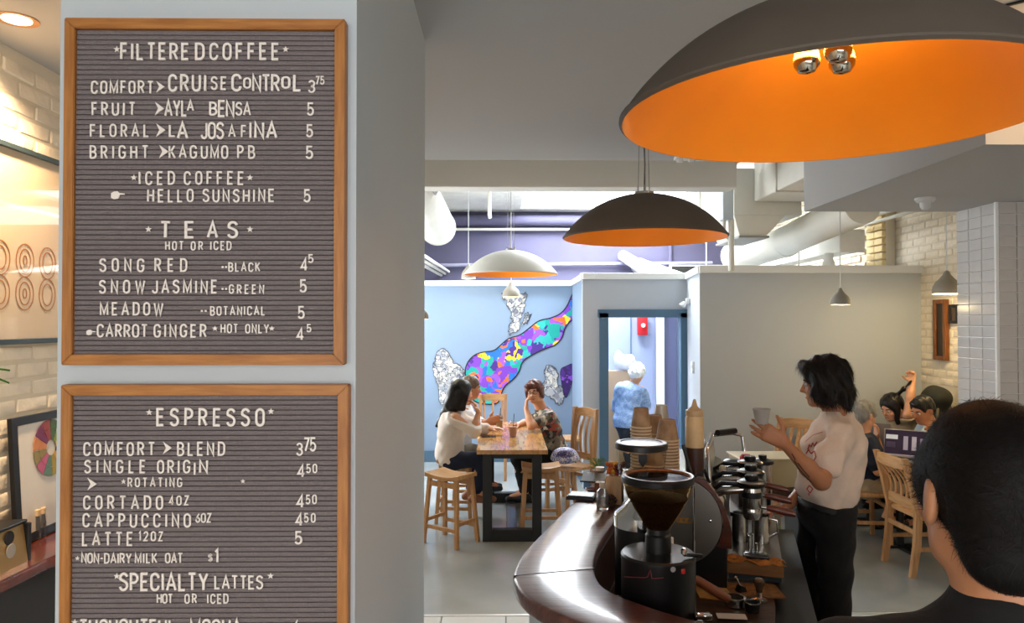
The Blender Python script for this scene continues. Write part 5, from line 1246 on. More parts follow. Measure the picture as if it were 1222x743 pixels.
# ------------------------------------------------------------------ laptop tables on the right
def cafe_table(name, label, x0, x1, y0, y1, z, group=None):
    t = thing(name, label, 'table', ((x0+x1)/2, (y0+y1)/2, 0), 0, group); W, D = x1-x0, y1-y0
    MB().box((0, 0, z-.016), (W, D, .032), bev=.004).build('table_top', wood('walnut_top', '#a06a3c', '#85532b', (2, 10, 4), rough=.25, scale=3), t, smooth=False)
    MB().tube([(0, 0, z-.03), (0, 0, .02)], .03, n=20).build('pedestal', m_black, t)
    MB().box((0, 0, .012), (W*.6, .07, .024), bev=.004).build('foot_bar', m_black, t); MB().box((0, 0, .012), (.07, D*.7, .022), bev=.004).build('foot_bar', m_black, t)
    return t
cafe_table('cafe_table', 'small brown table under the open dark-screened laptop', 3.06, 3.50, 5.75, 6.40, .735)
cafe_table('cafe_table', 'small brown table under the silver laptop, nearer the partition', 3.16, 3.58, 6.52, 7.0, .735)
def laptop(name, label, loc, rz, screen, W=.34, D=.23, ang=1.9, logo=False):
    t = thing(name, label, 'laptop', loc, rz); m = M('laptop_silver', '#a4a4a6', rough=.35, metal=.6)
    MB().box((0, 0, .008), (W, D, .014), bev=.004).build('laptop_base', m, t)
    MB().box((0, .02, .0155), (W*.86, D*.5, .002)).build('keyboard', m_black, t); MB().box((0, -D*.32, .0155), (W*.3, D*.22, .0015)).build('trackpad', M('trackpad', '#8f8f92', rough=.3), t)
    R = Euler((-(ang-math.pi/2), 0, 0)).to_matrix(); hinge = Vector((0, D/2, .014))
    c = hinge+R @ Vector((0, 0, D/2)); l = MB().box(c, (W, .007, D), R=R, bev=.002).build('screen_lid', m, t)
    c2 = hinge+R @ Vector((0, -.005, D/2)); sc = MB().box(c2, (W*.95, .002, D*.92), R=R).build('display', screen, t)
    if logo: MB().lathe([(0, .001), (.014, .001), (.014, 0)], c=hinge+R @ Vector((0, .0045, D/2)), n=20, R=R @ Matrix.Rotation(-math.pi/2, 3, 'X')).build('lid_mark', M('lid_mark', '#55565a', rough=.2), t)
    return t, R, hinge, W, D
scr = M('screen_dark', '#241c28', rough=.25, emit='#2a1e2e', es=.5)
lt, R, hg, W, D = laptop('laptop', 'open laptop with dark screen of thumbnails, on the nearer cafe table', (3.24, 5.93, .735), -.62, scr, ang=1.95)
for (u, v, w, h, c) in ((-.34, .70, .26, .16, '#b9bcc0'), (-.36, .42, .2, .2, '#3c3444'), (-.02, .5, .10, .5, '#8f8894'), (.17, .5, .10, .5, '#9a939c'), (.35, .5, .09, .42, '#857e8c'), (0, .06, .9, .03, '#9a8f9a')):
    MB().box(hg+R @ Vector((u*W*.95, -.0068, v*D)), (w*W, .0012, h*D), R=R).build('screen_window', M('screen_'+c[1:], c, rough=.3, emit=c, es=.35), lt, smooth=False)
laptop('laptop', 'silver laptop seen from its back, on the farther cafe table', (3.40, 6.66, .735), 2.35, scr, ang=1.9, logo=True)
p = at(1047, 528, 6.4); t = thing('paper_cup', 'small white lidded cup by the silver laptop', 'cup', (3.18, 6.56, .735)); MB().lathe([(0, 0), (.028, 0), (.036, .08), (0, .08)], n=24).build('cup_wall', m_trim, t); MB().lathe([(.038, .078), (.038, .086), (.03, .092), (0, .092)], n=24).build('lid', m_cord, t)
p = at(1121, 482, 6.9)
bp_ = thing('backpack', 'dark olive-black backpack slumped against the right brick wall', 'backpack', (3.92, 6.6, .9))
sdf_obj('pack_body', [('e', (3.88, 6.60, 1.05), (.13, .15, .24)), ('e', (3.88, 6.53, 1.18), (.11, .12, .10)), ('e', (3.92, 6.66, .9), (.13, .14, .14))], .014, M('pack_fabric', '#23241c', rough=.9, var=.3, vscale=12), bp_, k=.03)
for s in (-1, 1): MB().tube([(-.02+s*.05, -.12, .22), (-.05+s*.06, -.165, .14), (-.04+s*.06, -.16, .0)], .012, n=10).build('shoulder_strap', M('strap_grey', '#5a5648', rough=.8), bp_)
MB().tube([(-.04, -.05, .29), (-.02, -.05, .325), (.03, -.05, .325), (.05, -.05, .29)], .008, n=8).build('carry_loop', m_black, bp_)
tag(MB().box((4.0, 6.6, .45), (.20, .95, .82), bev=.01).build('wall_bench', m_darkwood), 'dark wooden bench along the right brick wall under the backpack', 'bench')
# ------------------------------------------------------------------ bench board in the corridor
t = thing('wood_screen', 'pale wooden board standing in the corridor behind the doorway', 'board', (1.52, 9.6, 0))
MB().box((0, 0, .62), (.30, .04, 1.22), bev=.004).build('board_panel', M('board_ply', '#c4a483', rough=.5), t, smooth=False); MB().box((0, .06, .03), (.3, .2, .05), bev=.004).build('foot', m_pine, t, smooth=False)
t = thing('white_shirt_pile', 'white bundle on top of the pale board in the corridor', 'bundle', (1.58, 9.62, 1.23))
sdf_obj('bundle', [('e', (1.58, 9.62, 1.33), (.10, .09, .10)), ('e', (1.66, 9.62, 1.36), (.07, .07, .08)), ('e', (1.51, 9.62, 1.37), (.06, .06, .12))], .015, M('bundle_white', '#e9eaec', rough=.9), t, k=.03)

# ------------------------------------------------------------------ left corner: shelf counter, picture, poster, things
sc_ = thing('side_counter', 'dark red-brown varnished wooden side counter at the brick wall, left of the pillar', 'counter', (XL+.005, 3.2, 0))
m_sc = wood('side_counter_wood', '#6e2e17', '#4e1d0e', (6, 2, 8), rough=.18, scale=3, coat=.5)
mb = MB(); mb.prism([(.0, -1.2), (.245, -.62), (.262, -.25), (.30, .1), (.32, 1.4), (.0, 1.4)], .875, .92); bmesh.ops.recalc_face_normals(mb.bm, faces=list(mb.bm.faces)); bmesh.ops.bevel(mb.bm, geom=list(mb.bm.edges), offset=.008, segments=2, affect='EDGES'); mb.build('counter_top', m_sc, sc_, smooth=False)
MB().box((.10, .35, .43), (.19, 2.0, .87)).build('counter_cabinet', M('dark_cabinet', '#1b1a1a', rough=.6), sc_, smooth=False)
# large glazed picture on the left wall
Yb_ = lambda px: XL*F/(px-600)
z1, z0 = CAMZ+(385-170)*abs(XL)/600, CAMZ-(411-385)*abs(XL)/600
pc = thing('framed_picture', 'large glazed picture in a thin black frame on the left brick wall', 'picture', (XL+.03, 3.0, (z0+z1)/2+.0)); H = z1-z0; W = 1.5
for (c, s) in (((0, -W/2, 0), (.03, .022, H)), ((0, W/2, 0), (.03, .022, H)), ((0, 0, H/2-.011), (.03, W, .022)), ((0, 0, -H/2+.011), (.03, W, .022))): MB().box(c, s, bev=.002).build('frame_rail', M('frame_graphite', '#2e3a3c', rough=.35), pc, smooth=False)
pr = MB().box((-.004, 0, 0), (.006, W-.02, H-.02)).build('print_sheet', M('print_paper', '#d9c4a4', rough=.5), pc, smooth=False)
m_ln = M('print_orange', '#b8763c', rough=.6); mb = MB()
def ell_line(cy, cz, a, b, th=.004):
    P = [(cy+a*math.cos(k*math.pi/12), cz+b*math.sin(k*math.pi/12)) for k in range(25)]; Ls, Rs = ribbon_polys(P, th)
    for i in range(len(Ls)-1): mb.add([(x, q.x, q.y) for x in (.0, .0015) for q in (Ls[i], Rs[i], Rs[i+1], Ls[i+1])], [(0, 1, 2, 3), (4, 5, 6, 7), (0, 4, 5, 1), (3, 2, 6, 7)])
for j, cz in enumerate((-.06, -.20)):
    for k in range(9):
        cy = -.62+k*.155; ell_line(cy, cz, .058, .07); ell_line(cy, cz, .035, .048)
        if k % 2: ell_line(cy, cz, .012, .02)
mb.build('printed_ovals', m_ln, pr, smooth=False)
gl = MB().box((.010, 0, 0), (.003, W-.03, H-.03)).build('glazing', glass(), pc, smooth=False)
# poster (flavour wheel) leaning on the counter
fp = thing('framed_poster', 'small black-framed poster with a coloured half wheel, leaning on the side counter', 'poster', (XL+.06, 3.335, .925), 0)
Rl = Euler((0, -.06, 0)).to_matrix(); PW, PH = .50, .53
def pbox(y, z, sy, sz, nm, mt, x=0, th=.02, par=None): return MB().box(Rl @ Vector((x, y, z)), (th, sy, sz), R=Rl, bev=.001).build(nm, mt, par or fp, smooth=False)
for (y, z, sy, sz) in ((-PW/2, PH/2, .035, PH), (PW/2, PH/2, .035, PH), (0, .0175, PW-.03, .035), (0, PH-.0175, PW-.03, .035)): pbox(y, z, sy, sz, 'frame_rail', m_black)
pbox(0, PH/2, PW-.06, PH-.06, 'poster_sheet', M('poster_paper', '#d6cfc4', rough=.5), th=.006)
cols = ['#c9b23a', '#7d8c3a', '#3e5a34', '#8c3a3a', '#6b2a50', '#c07a4a', '#8a7a4a', '#b55a7a', '#5a7a6a', '#a08a3a', '#d0a050', '#4a3a2a']
for k in range(12):
    a0 = math.radians(30*k); a1 = math.radians(30*k+28); c0 = Vector((0.006, -.01, .37)); mb = MB()
    for (r0, r1) in ((.035, .085), (.088, .125)):
        P = [(r0, a0), (r1, a0), (r1, (a0+a1)/2), (r1, a1), (r0, a1)]
        mb.add([tuple(Rl @ (c0+Vector((x, r*math.cos(a), r*math.sin(a))))) for x in (0, .002) for r, a in P], [(0, 1, 2, 3, 4), (9, 8, 7, 6, 5), (0, 5, 6, 1), (1, 6, 7, 2), (2, 7, 8, 3), (3, 8, 9, 4)])
    mb.build('wheel_segment', M('wheel_'+str(k), cols[k], rough=.6), fp, smooth=False)
# green leaf plant at left edge
p = at(3, 441, 2.85); t = thing('potted_plant', 'green-leaved plant reaching in at the left edge under the picture', 'plant', (XL+.10, 2.62, .92))
MB().lathe([(0, 0), (.05, 0), (.065, .12), (.06, .12), (0, .11)], n=28).build('pot', M('pot_grey', '#6a6a66', rough=.7), t)
tip = Vector((p.x, p.y, p.z))-Vector(t.location)
def leaf(base, tipv, w):
    mb = MB(); d = (tipv-base); side = d.cross(Vector((0, 0, 1))).normalized(); n = 8; rings = []
    vs = []
    for i in range(n+1):
        u = i/n; c = base+d*u+Vector((0, 0, .02*math.sin(u*math.pi))); ww = w*math.sin(math.pi*min(1, u*.95+.05))
        vs += [tuple(c-side*ww), tuple(c+Vector((0, 0, -.006))), tuple(c+side*ww)]
    mb.add(vs, [(i*3+k, i*3+k+1, i*3+k+4, i*3+k+3) for i in range(n) for k in (0, 1)])
    o = mb.build('leaf', M('leaf_green', '#3d7a2e', rough=.4), t, ang=3); md = o.modifiers.new('s', 'SOLIDIFY'); md.thickness = .0015
stem = Vector((0, 0, .12)); top = tip+Vector((-.10, -.08, -.03))
MB().tube([stem, (stem+top)/2+Vector((0, 0, .04)), top], .004, n=8).build('stem', M('stem_green', '#55702e', rough=.6), t)
for k, (dx, dy, dz) in enumerate(((.115, .10, .03), (.10, .04, .0), (.06, .12, .06), (-.05, -.1, .04), (.02, -.12, .0), (.10, .12, -.02))): leaf(top, top+Vector((dx, dy, dz)), .022)
# bronze box (card terminal case)
p = atz(28, 665, .92)
bx = thing('bronze_box', 'slanted bronze box with black end and two dark ovals, on the side counter', 'box', (-1.93, 2.86, .92), .0)
mb = MB(); mb.loft([[(-.10, -.16, 0), (.075, -.16, 0), (.075, .06, 0), (-.10, .06, 0)], [(-.10, -.16, .13), (.055, -.16, .145), (.055, .06, .145), (-.10, .06, .13)]]); mb.build('case', M('bronze', '#9a7c4c', rough=.35, metal=.5), bx, smooth=False)
MB().box((.0, .072, .072), (.15, .02, .15), bev=.004).build('end_cap', m_black, bx, smooth=False)
MB().box((-.02, .0, .15), (.16, .16, .012), R=Euler((0, -.05, 0)).to_matrix(), bev=.004).build('top_edge', m_black, bx, smooth=False)
for (z, c) in ((.115, '#1a1412'), (.066, '#a39a8e')):
    MB().lathe([(0, .002), (.026, .002), (.028, 0)], c=(.0765-.02*z/.145, -.03, z), n=28, R=Matrix.Rotation(math.pi/2, 3, 'Y')).build('oval_window', M('oval_'+c[1:], c, rough=.3), bx)
p = atz(6, 686, .92); t = thing('business_card', 'cream card with small print propped on the side counter edge', 'card', (-1.885, 2.60, .92), 0)
Rc = Euler((0, .25, .15)).to_matrix(); MB().box((0, 0, .03), (.003, .09, .055), R=Rc).build('card_sheet', M('card_cream', '#e0c8a4', rough=.6), t, smooth=False)
mb = MB()
for k in range(3): mb.box(Vector((.0, 0, .03))+Rc @ Vector((.002, .005*k, .008-.008*k)), (.0008, .05-.01*k, .002), R=Rc)
mb.build('printed_lines', m_black, t, smooth=False)
def shaker(px, py, label):
    p = atz(px, py, .92); t = thing('glass_shaker', label, 'shaker', (max(p.x, XL+.05), p.y, .92))
    MB().lathe([(0, .001), (.021, .001), (.019, .06), (.016, .09), (.015, .10)], n=26).build('shaker_wall', m_gls, t); MB().lathe([(0, .003), (.018, .003), (.017, .055), (0, .055)], n=20).build('sugar', M('sugar', '#e8e0d0', rough=.8), t)
    MB().lathe([(.017, .10), (.0175, .10), (.0175, .125), (0, .128)], n=26).build('cap', M('cap_cream', '#e6c79a', rough=.4), t)
shaker(44, 640, 'glass shaker with cream cap on the side counter, nearer the poster')
shaker(37, 643, 'glass shaker with cream cap just behind the bronze box')
p = atz(56, 632, .92); t = thing('tall_glass', 'tall empty clear glass before the black-framed poster', 'glass', (XL+.13, 3.3, .92)); MB().lathe([(0, .001), (.032, .001), (.034, .16), (.0325, .16), (.0305, .005), (0, .005)], n=30).build('glass_wall', m_gls, t); MB().lathe([(.032, 0), (.033, .004), (.031, .008)], n=30).build('base_ring', m_gls, t)
# ------------------------------------------------------------------ people
Z3 = Vector((0, 0, 1))
def skinmat(name, c): return M(name, c, rough=.5, sss=.08, var=.07, vscale=14)
def fabric(name, c, **k): return M(name, c, rough=.92, bump=.25, bscale=60, var=k.pop('var', .06), vscale=k.pop('vscale', 12), **k)
def hairmat(name, c, rough=.38): return M(name, c, rough=rough, bump=.5, bscale=90, stretch=(1, 1, .25), var=.25, vscale=30, spec=.4)
def frame(f, u=Z3):
    f = Vector(f).normalized(); r = f.cross(Vector(u)).normalized(); u = r.cross(f).normalized()
    return np.array(Matrix((r, f, u)).transposed()), r, f, u
def head_prims(C, f, u=Z3, s=1.0, ear=True):
    R, r, f, u = frame(f, u); C = Vector(C)
    def q(x, y, z): return C+(r*x+f*y+u*z)*s
    P = [('e', q(0, -.012, .030), (.074*s, .093*s, .083*s), R), ('e', q(0, .022, -.030), (.060*s, .068*s, .080*s), R, .03*s),
         ('c', q(0, .066, -.088), q(0, .055, -.07), .020*s, .03*s, .02*s), ('c', q(-.045, .01, -.065), q(-.025, .05, -.085), .02*s, .02*s, .02*s), ('c', q(.045, .01, -.065), q(.025, .05, -.085), .02*s, .02*s, .02*s),
         ('c', q(-.03, .076, .022), q(.03, .076, .022), .012*s, .012*s, .012*s),
         ('e', q(-.036, .062, -.028), (.022*s, .02*s, .022*s), R, .015*s), ('e', q(.036, .062, -.028), (.022*s, .02*s, .022*s), R, .015*s),
         ('m', q(-.031, .094, .004), (.015*s, .012*s, .010*s), R, .010*s), ('m', q(.031, .094, .004), (.015*s, .012*s, .010*s), R, .010*s),
         ('c', q(0, .086, .012), q(0, .106, -.026), .007*s, .0105*s, .008*s), ('c', q(-.011, .094, -.031), q(.011, .094, -.031), .0075*s, .0075*s, .006*s),
         ('c', q(-.018, .083, -.057), q(.018, .083, -.057), .006*s, .006*s, .008*s), ('c', q(-.014, .082, -.067), q(.014, .082, -.067), .006*s, .006*s, .008*s)]
    if ear:
        for k in (-1, 1):
            Re, _, _, _ = frame(f*.95+r*k*-.25, u+f*-.15)
            P += [('e', q(k*.078, -.008, -.008), (.009*s, .019*s, .032*s), Re, .008*s), ('m', q(k*.088, -.002, -.004), (.006*s, .010*s, .018*s), Re, .006*s)]
    return P
def face_parts(root, C, f, u=Z3, s=1.0, brow='#1a120e', lip='#9a5548'):
    R, r, f, u = frame(f, u); C = Vector(C); L = Vector(root.location); Rm = Matrix(R.tolist())
    def q(x, y, z): return C+(r*x+f*y+u*z)*s-L
    for k in (-1, 1):
        e = MB().lathe([(0, .0112*s), (.006*s, .0095*s), (.0105*s, .004*s), (.0112*s, 0), (.0105*s, -.004*s), (0, -.0112*s)], c=q(k*.031, .0775, .003), n=16, R=Rm @ Matrix.Rotation(-math.pi/2, 3, 'X')).build('eye', M('eye_white', '#d8d2ca', rough=.2), root)
        MB().lathe([(0, .0122*s), (.0055*s, .0108*s), (.0055*s, .009*s)], c=q(k*.031, .0775, .003), n=14, R=Rm @ Matrix.Rotation(-math.pi/2, 3, 'X')).build('iris', M('iris_dark', '#1c120c', rough=.1), e)
        MB().tube([q(k*.048, .079, .021), q(k*.032, .0885, .026), q(k*.014, .0895, .022)], [.0022*s, .0038*s, .003*s], n=6).build('eyebrow', M('brow'+brow, brow, rough=.8), root)
    MB().tube([q(-.023, .080, -.061), q(-.01, .0895, -.0605), (q(0, .0895, -.0615)), q(.01, .0895, -.0605), q(.023, .080, -.061)], [.002*s, .0045*s, .0045*s, .0045*s, .002*s], n=8).build('mouth', M('lip'+lip, lip, rough=.45), root)
def hand_prims(W, d, n, t, s=1.0, curl=(.3, .3, .35, .4), spread=.10, thumb=(.5, .2), r=.0085):
    """W wrist, d direction of the palm, n side the palm faces, t side of the thumb"""
    W = Vector(W); d = Vector(d).normalized(); n = (Vector(n)-d*Vector(n).dot(d)).normalized(); t = (Vector(t)-d*Vector(t).dot(d)-n*Vector(t).dot(n)).normalized()
    P = []; r *= s
    lens = (.070, .078, .072, .056); off = (.029, .010, -.010, -.028)
    for L, o, c in zip(lens, off, curl):
        b = W+(d*(.088-abs(o)*.25)+t*o)*s
        P.append(('c', W+t*o*.55*s+d*.01*s, b, .0155*s, .0125*s, .014*s))
        a = c*.5; p = b; dd = (d+t*(o*spread*30)).normalized()
        for k, fr in enumerate((.45, .31, .24)):
            v = dd*math.cos(a)+n*math.sin(a); q = p+v*L*fr*s; P.append(('c', p, q, r*(1.08-.1*k), r*(1-.12*k), .005*s)); p = q; a += c
    b = W+(d*.022+t*.022)*s; v1 = (d*.65+t*(.6+thumb[0])+n*.25).normalized(); m = b+v1*.042*s; v2 = (d*.9+t*(.25+thumb[0]*.4)+n*thumb[1]).normalized()
    P += [('c', W+t*.012*s, b, .016*s, .015*s, .015*s), ('c', b, m, .0135*s, .0105*s, .01*s), ('c', m, m+v2*.028*s, .0105*s, .0095*s, .005*s), ('c', m+v2*.028*s, m+v2*.028*s+(v2+n*thumb[1]).normalized()*.022*s, .0095*s, .008*s, .004*s)]
    return P
def torso_prims(pel, che, neck, sh, f, g=0, s=1.0, w=1.0):
    up = (Vector(che)-Vector(pel)).normalized(); R, r, ff, u = frame(f-up*f.dot(up) if True else f, up)
    pel, che, neck = Vector(pel), Vector(che), Vector(neck)
    mid = pel.lerp(che, .5)
    P = [('e', pel+u*.02, (.160*w*s+g, .112*s+g, .13*s+g), R, .05), ('e', mid, (.138*w*s+g, .102*s+g, .15*s+g), R, .06), ('e', che, (.155*w*s+g, .108*s+g, .16*s+g), R, .05)]
    top = che.lerp(neck, .55)
    for k in sh: P.append(('c', top, Vector(k), .062*s+g, .052*s+g, .05))
    return P
def fold(amp, sc=34, ph=0): return lambda X, Y, Z: amp*(.6*np.sin(X*sc*2.1-Z*sc*1.5+2*np.sin(Y*sc*.4+Z*sc*.3))+np.sin(X*sc+Z*sc*.6+ph)*np.sin(Y*sc*.8-Z*sc*.9+1.3+ph)+.5*np.sin(Z*sc*1.7+X*sc*.5+ph))
def seg(a, b, t): return Vector(a).lerp(Vector(b), t)
def person(S):
    root = thing('person', S['label'], 'person', S['base']); s = S.get('s', 1.0); cell = S.get('cell', .009)
    C, hf = Vector(S['head'][0]), Vector(S['head'][1]); hu = Vector(S['head'][2]) if len(S['head']) > 2 else Z3
    f = Vector(S['f']).normalized(); hs = S.get('hs', s); w = S.get('w', 1)
    skin = S['skin']; arms = S['arms']; legs = S.get('legs', [])
    neck = Vector(S['neck']); che, pel = Vector(S['chest']), Vector(S['pelvis'])
    _, hr, hff, huu = frame(hf, hu)
    P = head_prims(C, hf, hu, hs)
    P += [('c', C-huu*.05*hs-hff*.018*hs, neck, .052*hs, .058*s, .03)]
    P += torso_prims(pel, che, neck, [a[0] for a in arms], f, -.012, s, w)
    for a in arms:
        P += [('c', a[0], a[1], .044*s, .036*s, .02), ('c', a[1], seg(a[1], a[2], .35), .037*s, .036*s, .02), ('c', seg(a[1], a[2], .35), a[2], .036*s, .0235*s, .02)]
        if len(a) > 3: P += hand_prims(a[2], *a[3], s=s, **(a[4] if len(a) > 4 else {}))
    for l in legs:
        P += [('c', l[0], l[1], .074*s, .052*s, .03), ('c', l[1], seg(l[1], l[2], .35), .05*s, .052*s, .02), ('c', seg(l[1], l[2], .35), l[2], .052*s, .034*s, .02), ('c', l[2], Vector(l[2])+Vector(l[3])*.13*s-Z3*.035, .034*s, .022*s, .02)]
    body = sdf_obj('body', P, cell, skin, root, k=.02)
    # shirt
    sm, sl, hem = S['shirt']; g = S.get('g', .008)
    P = torso_prims(pel, che, neck, [a[0] for a in arms], f, g, s, w)
    P += [('c', che.lerp(neck, .6), neck-Z3*.02, .07*s, .056*s+g*.3, .04)]
    cuts = []
    for a in arms:
        if sl <= 1: P += [('c', a[0], seg(a[0], a[1], sl), .05*s+g, S.get('cuff', .048*s+g*1.6), .02)]
        else: P += [('c', a[0], a[1], .047*s+g, .040*s+g, .03), ('c', a[1], seg(a[1], a[2], sl-1), .040*s+g, .030*s+g, .02)]
    P += S.get('shirt_extra', [])
    upv = (che-pel).normalized()
    cuts = [(pel-upv*hem, -upv), (neck+(neck-che).normalized()*.012, (neck-che).normalized())]+S.get('cuts', [])
    shirt = sdf_obj(S.get('shirtname', 'shirt'), P, cell, sm, root, k=.03, cuts=cuts, noise=fold(S.get('fold', .0035)))
    if legs:
        tm, tl = S['trousers']; R, r, ff, u = frame(f)
        tk = S.get('tuck', 0)
        P = [('e', pel, (.163*w*s+.004+tk, .118*s+.004+tk, .125*s+tk), frame(f-upv*f.dot(upv), upv)[0], .05)]
        for l in legs:
            e = min(1, tl)
            P += [('c', l[0], l[1], .088*s, .066*s, .05)]
            if tl > 1: P += [('c', l[1], seg(l[1], l[2], tl-1), .064*s, .05*s, .03)]
            elif tl < 1: P[-1] = ('c', l[0], seg(l[0], l[1], tl), .09*s, .078*s, .05)
        sdf_obj('trousers', P, cell, tm, root, k=.03, noise=fold(.004, 26, 2), cuts=[(pel+Z3*(.035 if tk else .10), Z3)])
        if tk: sdf_obj('belt', [('e', pel, (.163*w*s+.008+tk, .118*s+.008+tk, .127*s+tk), frame(f-upv*f.dot(upv), upv)[0])], cell, M('belt_leather', '#0a0808', rough=.6), root, cuts=[(pel+upv*.030, upv), (pel+upv*.0, -upv)])
        for l in legs:
            t = Vector(l[3]).normalized(); a = Vector(l[2]); fl = a-Z3*.055*s
            sdf_obj('shoe', [('c', fl-t*.04*s, fl+t*.16*s, .036*s, .030*s), ('c', a-Z3*.02, fl+t*.05, .042*s, .036*s)], max(cell, .009), S['shoes'], root, k=.03, cuts=[(fl-Z3*.034*s, -Z3)])
    if S.get('face', True): face_parts(root, C, hf, hu, hs, S.get('brow', '#1a120e'))
    return root, body, shirt, C, hff, huu, hr
def strands(root, surf, n, L, wd, flow, mat, lift=.15, seedv=1, name='hair_strands', sel=None, droop=0, segs=3):
    rnd = random.Random(seedv); me = surf.data; polys = me.polygons; N = len(polys); vs = []; fs = []
    off = Vector(surf.location); cand = [p for p in polys if sel is None or sel(p.center, p.normal)]
    if not cand: return
    for i in range(n):
        p = cand[rnd.randrange(len(cand))]; c = p.center+Vector((rnd.uniform(-1, 1), rnd.uniform(-1, 1), rnd.uniform(-1, 1)))*.003; nn = p.normal
        d = Vector(flow(c)); d += Vector((rnd.gauss(0, .22), rnd.gauss(0, .22), rnd.gauss(0, .22))); d = d-nn*d.dot(nn)
        if d.length < 1e-3: continue
        d.normalize(); l = L*rnd.uniform(.6, 1.2); sd = d.cross(nn).normalized()*wd*.5
        b = len(vs); q = c-nn*.002; dr = (d+nn*lift*rnd.uniform(.3, 1.4)).normalized()
        for k in range(segs+1):
            ww = sd*(1-k/segs*.85); vs.append(tuple(q-ww)); vs.append(tuple(q+ww))
            q = q+dr*l/segs; dr = (dr+Vector((0, 0, -1))*droop/segs-nn*lift*.6/segs).normalized()
        for k in range(segs): fs.append((b+2*k, b+2*k+1, b+2*k+3, b+2*k+2))
    m = bpy.data.meshes.new(name); m.from_pydata(vs, [], fs); m.materials.append(mat)
    o = link(name, m, root); o['kind'] = 'stuff'; return o
NZ = lambda a, s1: (lambda X, Y, Z: a*(np.sin(X*s1+2*np.sin(Z*s1*.5))*np.sin(Y*s1*.9+1)+.6*np.sin(Z*s1*.7+X*s1*1.3)))
def hair(root, C, r, f, u, prims, mat, cell=.008, noise=None, cuts=(), name='hair'):
    R = np.array(Matrix((r, f, u)).transposed())
    def q(x, y, z): return C+r*x+f*y+u*z
    P = []
    for p in prims:
        if p[0] == 'c': P.append(('c', q(*p[1]), q(*p[2]), p[3], p[4])+tuple(p[5:]))
        else: P.append((p[0], q(*p[1]), p[2], R)+tuple(p[3:]))
    return sdf_obj(name, P, cell, mat, root, k=.02, noise=noise, cuts=cuts)
CAP = [('e', (0, -.014, .034), (.083, .101, .091)), ('e', (0, -.05, -.02), (.076, .06, .075), .03)]
FACECUT = [('m', (0, .115, -.035), (.078, .085, .095), .012), ('m', (.09, .02, -.05), (.03, .05, .05), .01), ('m', (-.09, .02, -.05), (.03, .05, .05), .01)]
m_navy = fabric('navy_cloth', '#1c2438'); m_blackc = fabric('black_cloth', '#0c0c0e'); m_shoe = M('black_shoe', '#17171a', rough=.5)

# -- barista in the cream T-shirt
sk1 = skinmat('skin_barista', '#a8714e')
A = at; Yb = 3.5
bsh = [(at(1003, 517, 3.34), at(980, 574, 3.22), at(935, 528, 3.18), ((-.85, .15, .52), (-.35, .75, .35), (.1, .75, .6)), dict(curl=(.25, .28, .3, .28), spread=.16, thumb=(.75, .5))),
       (at(990, 515, 3.66), at(968, 577, 3.66), at(940, 603, 3.52), ((-.9, -.15, -.2), (0, -.2, -1), (-.2, -.9, 0)), dict(curl=(.6, .65, .7, .7)))]
bp = dict(label='dark-haired barista in a cream T-shirt with red print, raising a paper cup behind the bar', base=at(985, 700, 3.5)*1.0, head=(at(984, 457, 3.5), (-.86, .42, -.12)), neck=at(998, 492, 3.5), f=(-.95, .25, 0), chest=at(998, 530, 3.5), pelvis=at(986, 606, 3.5),
          arms=bsh, legs=[], skin=sk1, shirt=(fabric('cream_tee', '#d3bfae', var=.05), .62, .02), cell=.0065, hs=1.0, g=.004, fold=.006)
bp['base'] = Vector((bp['pelvis'].x, 3.5, 0))
px_, py_ = bp['pelvis'].x, 3.5; zp = bp['pelvis'].z
bp['legs'] = [(Vector((px_, 3.40, zp-.06)), Vector((px_-.02, 3.38, .47)), Vector((px_+.03, 3.38, .09)), Vector((-1, 0, 0))), (Vector((px_, 3.6, zp-.06)), Vector((px_-.02, 3.62, .47)), Vector((px_+.0, 3.62, .09)), Vector((-1, 0.1, 0)))]
bp['trousers'] = (m_blackc, 1.97); bp['tuck'] = .010; bp['cuff'] = .068; bp['shoes'] = m_shoe
bp['shirt_extra'] = [('e', np.array(at(981, 536, 3.5)), (.085, .13, .10), None, .06), ('e', np.array(at(973, 576, 3.5)), (.085, .12, .09), None, .06), ('e', np.array(at(998, 572, 3.5)), (.09, .15, .10), None, .06), ('e', np.array(at(1008, 535, 3.5)), (.07, .15, .13), None, .05)]
root, body, shirt, C, f, u, r = person(bp)
hb = M('barista_hair', '#0f0a08', rough=.55, spec=.3)
wav = NZ(.006, 70)
H = hair(root, C, r, f, u, [('e', (0, -.018, .040), (.094, .108, .098)), ('e', (0, -.060, -.035), (.09, .062, .08), .03), ('e', (.0, -.085, -.07), (.085, .035, .045), .03), ('e', (.072, -.0, -.02), (.026, .06, .08), .02), ('e', (-.072, -.0, -.02), (.026, .06, .08), .02), ('e', (0, .07, .085), (.07, .035, .035), .02)]+[('m', (0, .125, -.045), (.085, .075, .10), .012)], hb, .0065, wav)
strands(root, H, 3600, .05, .0028, lambda p: Vector((.3, 0, -1)), hb, lift=.28, seedv=4, droop=.8)
# cup held in the raised hand
cp = at(909, 497, 3.165); t = thing('paper_cup', 'small grey-white paper cup held up in the barista\'s raised hand', 'cup', cp-Z3*.03)
MB().lathe([(0, 0), (.024, .0), (.025, .003), (.037, .060), (.0385, .0615), (.0385, .064), (.0365, .063), (.0235, .005), (0, .005)], n=36).build('cup_wall', M('grey_cup', '#a5a099', rough=.6), t)
MB().lathe([(0, .052), (.034, .052), (.034, .050), (0, .050)], n=28).build('coffee', M('latte', '#8a5c3c', rough=.3), t)
